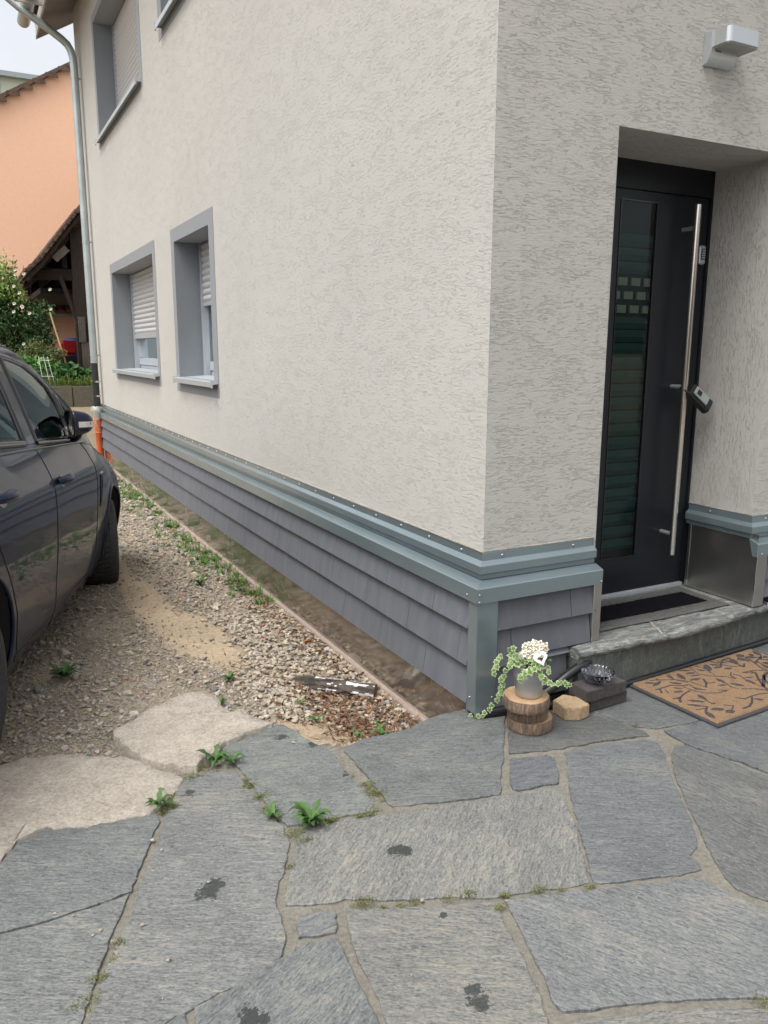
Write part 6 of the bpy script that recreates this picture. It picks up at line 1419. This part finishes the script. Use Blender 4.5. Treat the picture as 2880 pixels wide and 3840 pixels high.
mb=MB(); mb.tube([(-.30,13.6,2.15),(-.05,13.1,.82)],.016,M['endgrain'],8); setp(mb.build('wooden_pole'),'slanting wooden pole leaning beside the climbing rose','pole')
# timber barn
bn=empty('timber_barn',(1.0,15,.8),label='dark timber barn with mossy tiled roof behind the garden',cat='barn')
mb=MB(); tip=(-.62,2.99); 
def bz(x): return 3.05+(x+.55)*1.13
xs=[-.62,-.35,-.10,.3,1.2,2.2]; zz=[2.93,3.20,3.52,4.02,5.0,6.1]
top=[(x,z) for x,z in zip(xs,zz)]
mb.prism(top+[(x,z-.10) for x,z in reversed(top)],'y',13.95,20,M['oldtile'])
for i in range(34):
    x=-.64+.085*i; z=np.interp(x,xs,zz); mb.box((x,13.93,z-.03),(x+.075,20,z+.018+.012*(i%2)),M['oldtile'],Matrix.Identity(4))
shift(mb.build('roof'),bn)
mb=MB(); mb.prism([(x+.03,z-.105) for x,z in top]+[(x+.03,z-.20) for x,z in reversed(top)],'y',13.98,14.06,M['oldwood']); shift(mb.build('verge_board'),bn)
mb=MB(); mb.box((-.02,14.02,0),(.30,14.10,.13),M['greywood'],Matrix.Translation((-.05,0,3.10))@Euler((0,R(-42),0)).to_matrix().to_4x4()); shift(mb.build('rafter_end'),bn)
mb=MB(); mb.box((.20,14.1,.8),(.42,14.3,3.75),M['oldwood']); mb.box((.235,14.05,1.62),(.36,14.1,2.1),M['greywood']); mb.box((.27,14.06,.8),(.42,14.1,1.62),M['greywood']); shift(mb.build('post'),bn)
mb=MB(); mb.box((-.5,14.2,2.78),(3,14.4,2.98),M['oldwood']); mb.tube([(.24,14.15,2.0),(-.02,14.15,2.85)],.045,M['oldwood'],6); mb.box((-.35,14.6,2.55),(3,20,2.65),M['dark']); mb.box((.42,14.15,.8),(4,14.3,3.85),M['oldwood'])
for i in range(8): mb.box((-.3+i*.35,14.2,3.0),(-.22+i*.35,20,min(2.95+i*.38,6)),M['oldwood'])
shift(mb.build('timber_frame'),bn)
# orange house with gable wall
oh=empty('orange_house',(0,20,.7),label='orange rendered neighbouring house with tiled verge',cat='house')
def oz(x): return 7.61+.59*x
mb=MB(); mb.prism([(-9,.5),(3.4,.5),(3.4,oz(3.4)),(-9,oz(-9))],'y',20,28,M['orange_wall']); shift(mb.build('wall'),oh)
mb=MB()
for i in range(60):
    x=-9.0+i*.36/1.16; x=-6+i*.30; 
    if x>3.5: break
    z=oz(x); mb.prism([(x,z+.0),(x+.31,z+.31*.59+.0),(x+.31,z+.31*.59+.10),(x,z+.10)],'y',19.88,28,M['oldtile']); mb.box((x,19.87,z+.03),(x+.29,19.9,z+.12),M['oldtile'],Matrix.Identity(4))
shift(mb.build('roof'),oh)
mb=MB(); zt=2.98
for i in range(14):
    for j in range(6):
        x=-.2+i*.17; mb.tube([(x,19.2+j*.14,2.40+j*.12),(x,19.36+j*.14,2.50+j*.12)],[.075,.085],M['rooftile'],8)
mb.box((-6,19.15,2.3),(3,20,2.36),M['paleg']); shift(mb.build('lean_to_roof'),oh)
pb=empty('pale_building',(0,30,.7),label='pale green flat roofed building far behind the orange house',cat='building')
mb=MB(); mb.box((-14,30,.5),(6,40,10.76),M['pale']); shift(mb.build('wall'),pb)
mb=MB(); mb.box((-14.2,29.8,10.70),(6.2,40,10.86),M['paleg']); 
for i in range(12): mb.box((-12+i*1.35,29.97,.5),(-11.97+i*1.35,29.999,10.69),M['paleg'])
shift(mb.build('roof_edge'),pb)
mb=MB(); mb.lathe([(0,0),(.26,0),(.29,.82),(.31,.84),(.31,.9),(.29,.93),(0,.95)],(.62,17.5,.8),28,M['blue']); setp(mb.build('rain_barrel'),'blue plastic barrel half hidden behind the barn post','barrel')
rd=empty('garden_tractor',(.30,16.6,.8),label='small red machine parked beside the blue barrel',cat='garden machine')
mb=MB(); mb.box((.12,16.4,1.35),(.50,16.9,1.68),M['red']); shift(mb.build('bonnet',bevel=.07,bseg=4),rd)
mb=MB()
for xx in (.12,.48):
    mb.tube([(xx-.04,16.5,1.0),(xx+.04,16.5,1.0)],.2,M['black'],20)
mb.box((.14,16.42,1.05),(.48,16.9,1.34),M['black']); shift(mb.build('wheel'),rd)
mb=MB(); mb.tube([(-.4,14.0,1.98),(.0,14.0,1.99),(.4,14.0,2.0)],.003,M['oldtile'],4); setp(mb.build('washing_line'),'thin line strung from the rose to the barn post','line')
# ------------------------------------------------------------ things across the yard behind the viewpoint
nh=empty('unseen_opposite_house',(-2,-13,0),label='plain grey unseen house added behind the viewpoint to darken reflections and the door wall',cat='house')  # unseen house, added to darken reflections and cut skylight on the door wall
mb=MB(); mb.box((-12,-22,0),(9,-16,3.0),M['gwall']); shift(mb.build('wall'),nh)
mb=MB(); mb.prism([(-15.6,3.0),(-22.4,3.0),(-19,5.6)],'x',-12.5,9.5,M['oldtile']); shift(mb.build('roof'),nh)
mb=MB()
for x in (-9,-6,-3,0,3,6): mb.box((x,-15.998,1.0),(x+1.2,-15.95,2.3),M['black'])
shift(mb.build('window'),nh)
e=empty('hedge',(-7,3,0),label='tall green hedge on the far side of the drive',cat='hedge')
o=leafcloud('foliage',[(-6.6,y,.9,.7,1.2,1.1) for y in np.arange(-6,12,1.3)],14000,.09,DG+[(.08,.15,.04)],None,12); shift(o,e)
mb=MB(); mb.box((-6.9,-7,-.1),(-6.3,12,1.6),M['soil']); shift(mb.build('stems'),e)
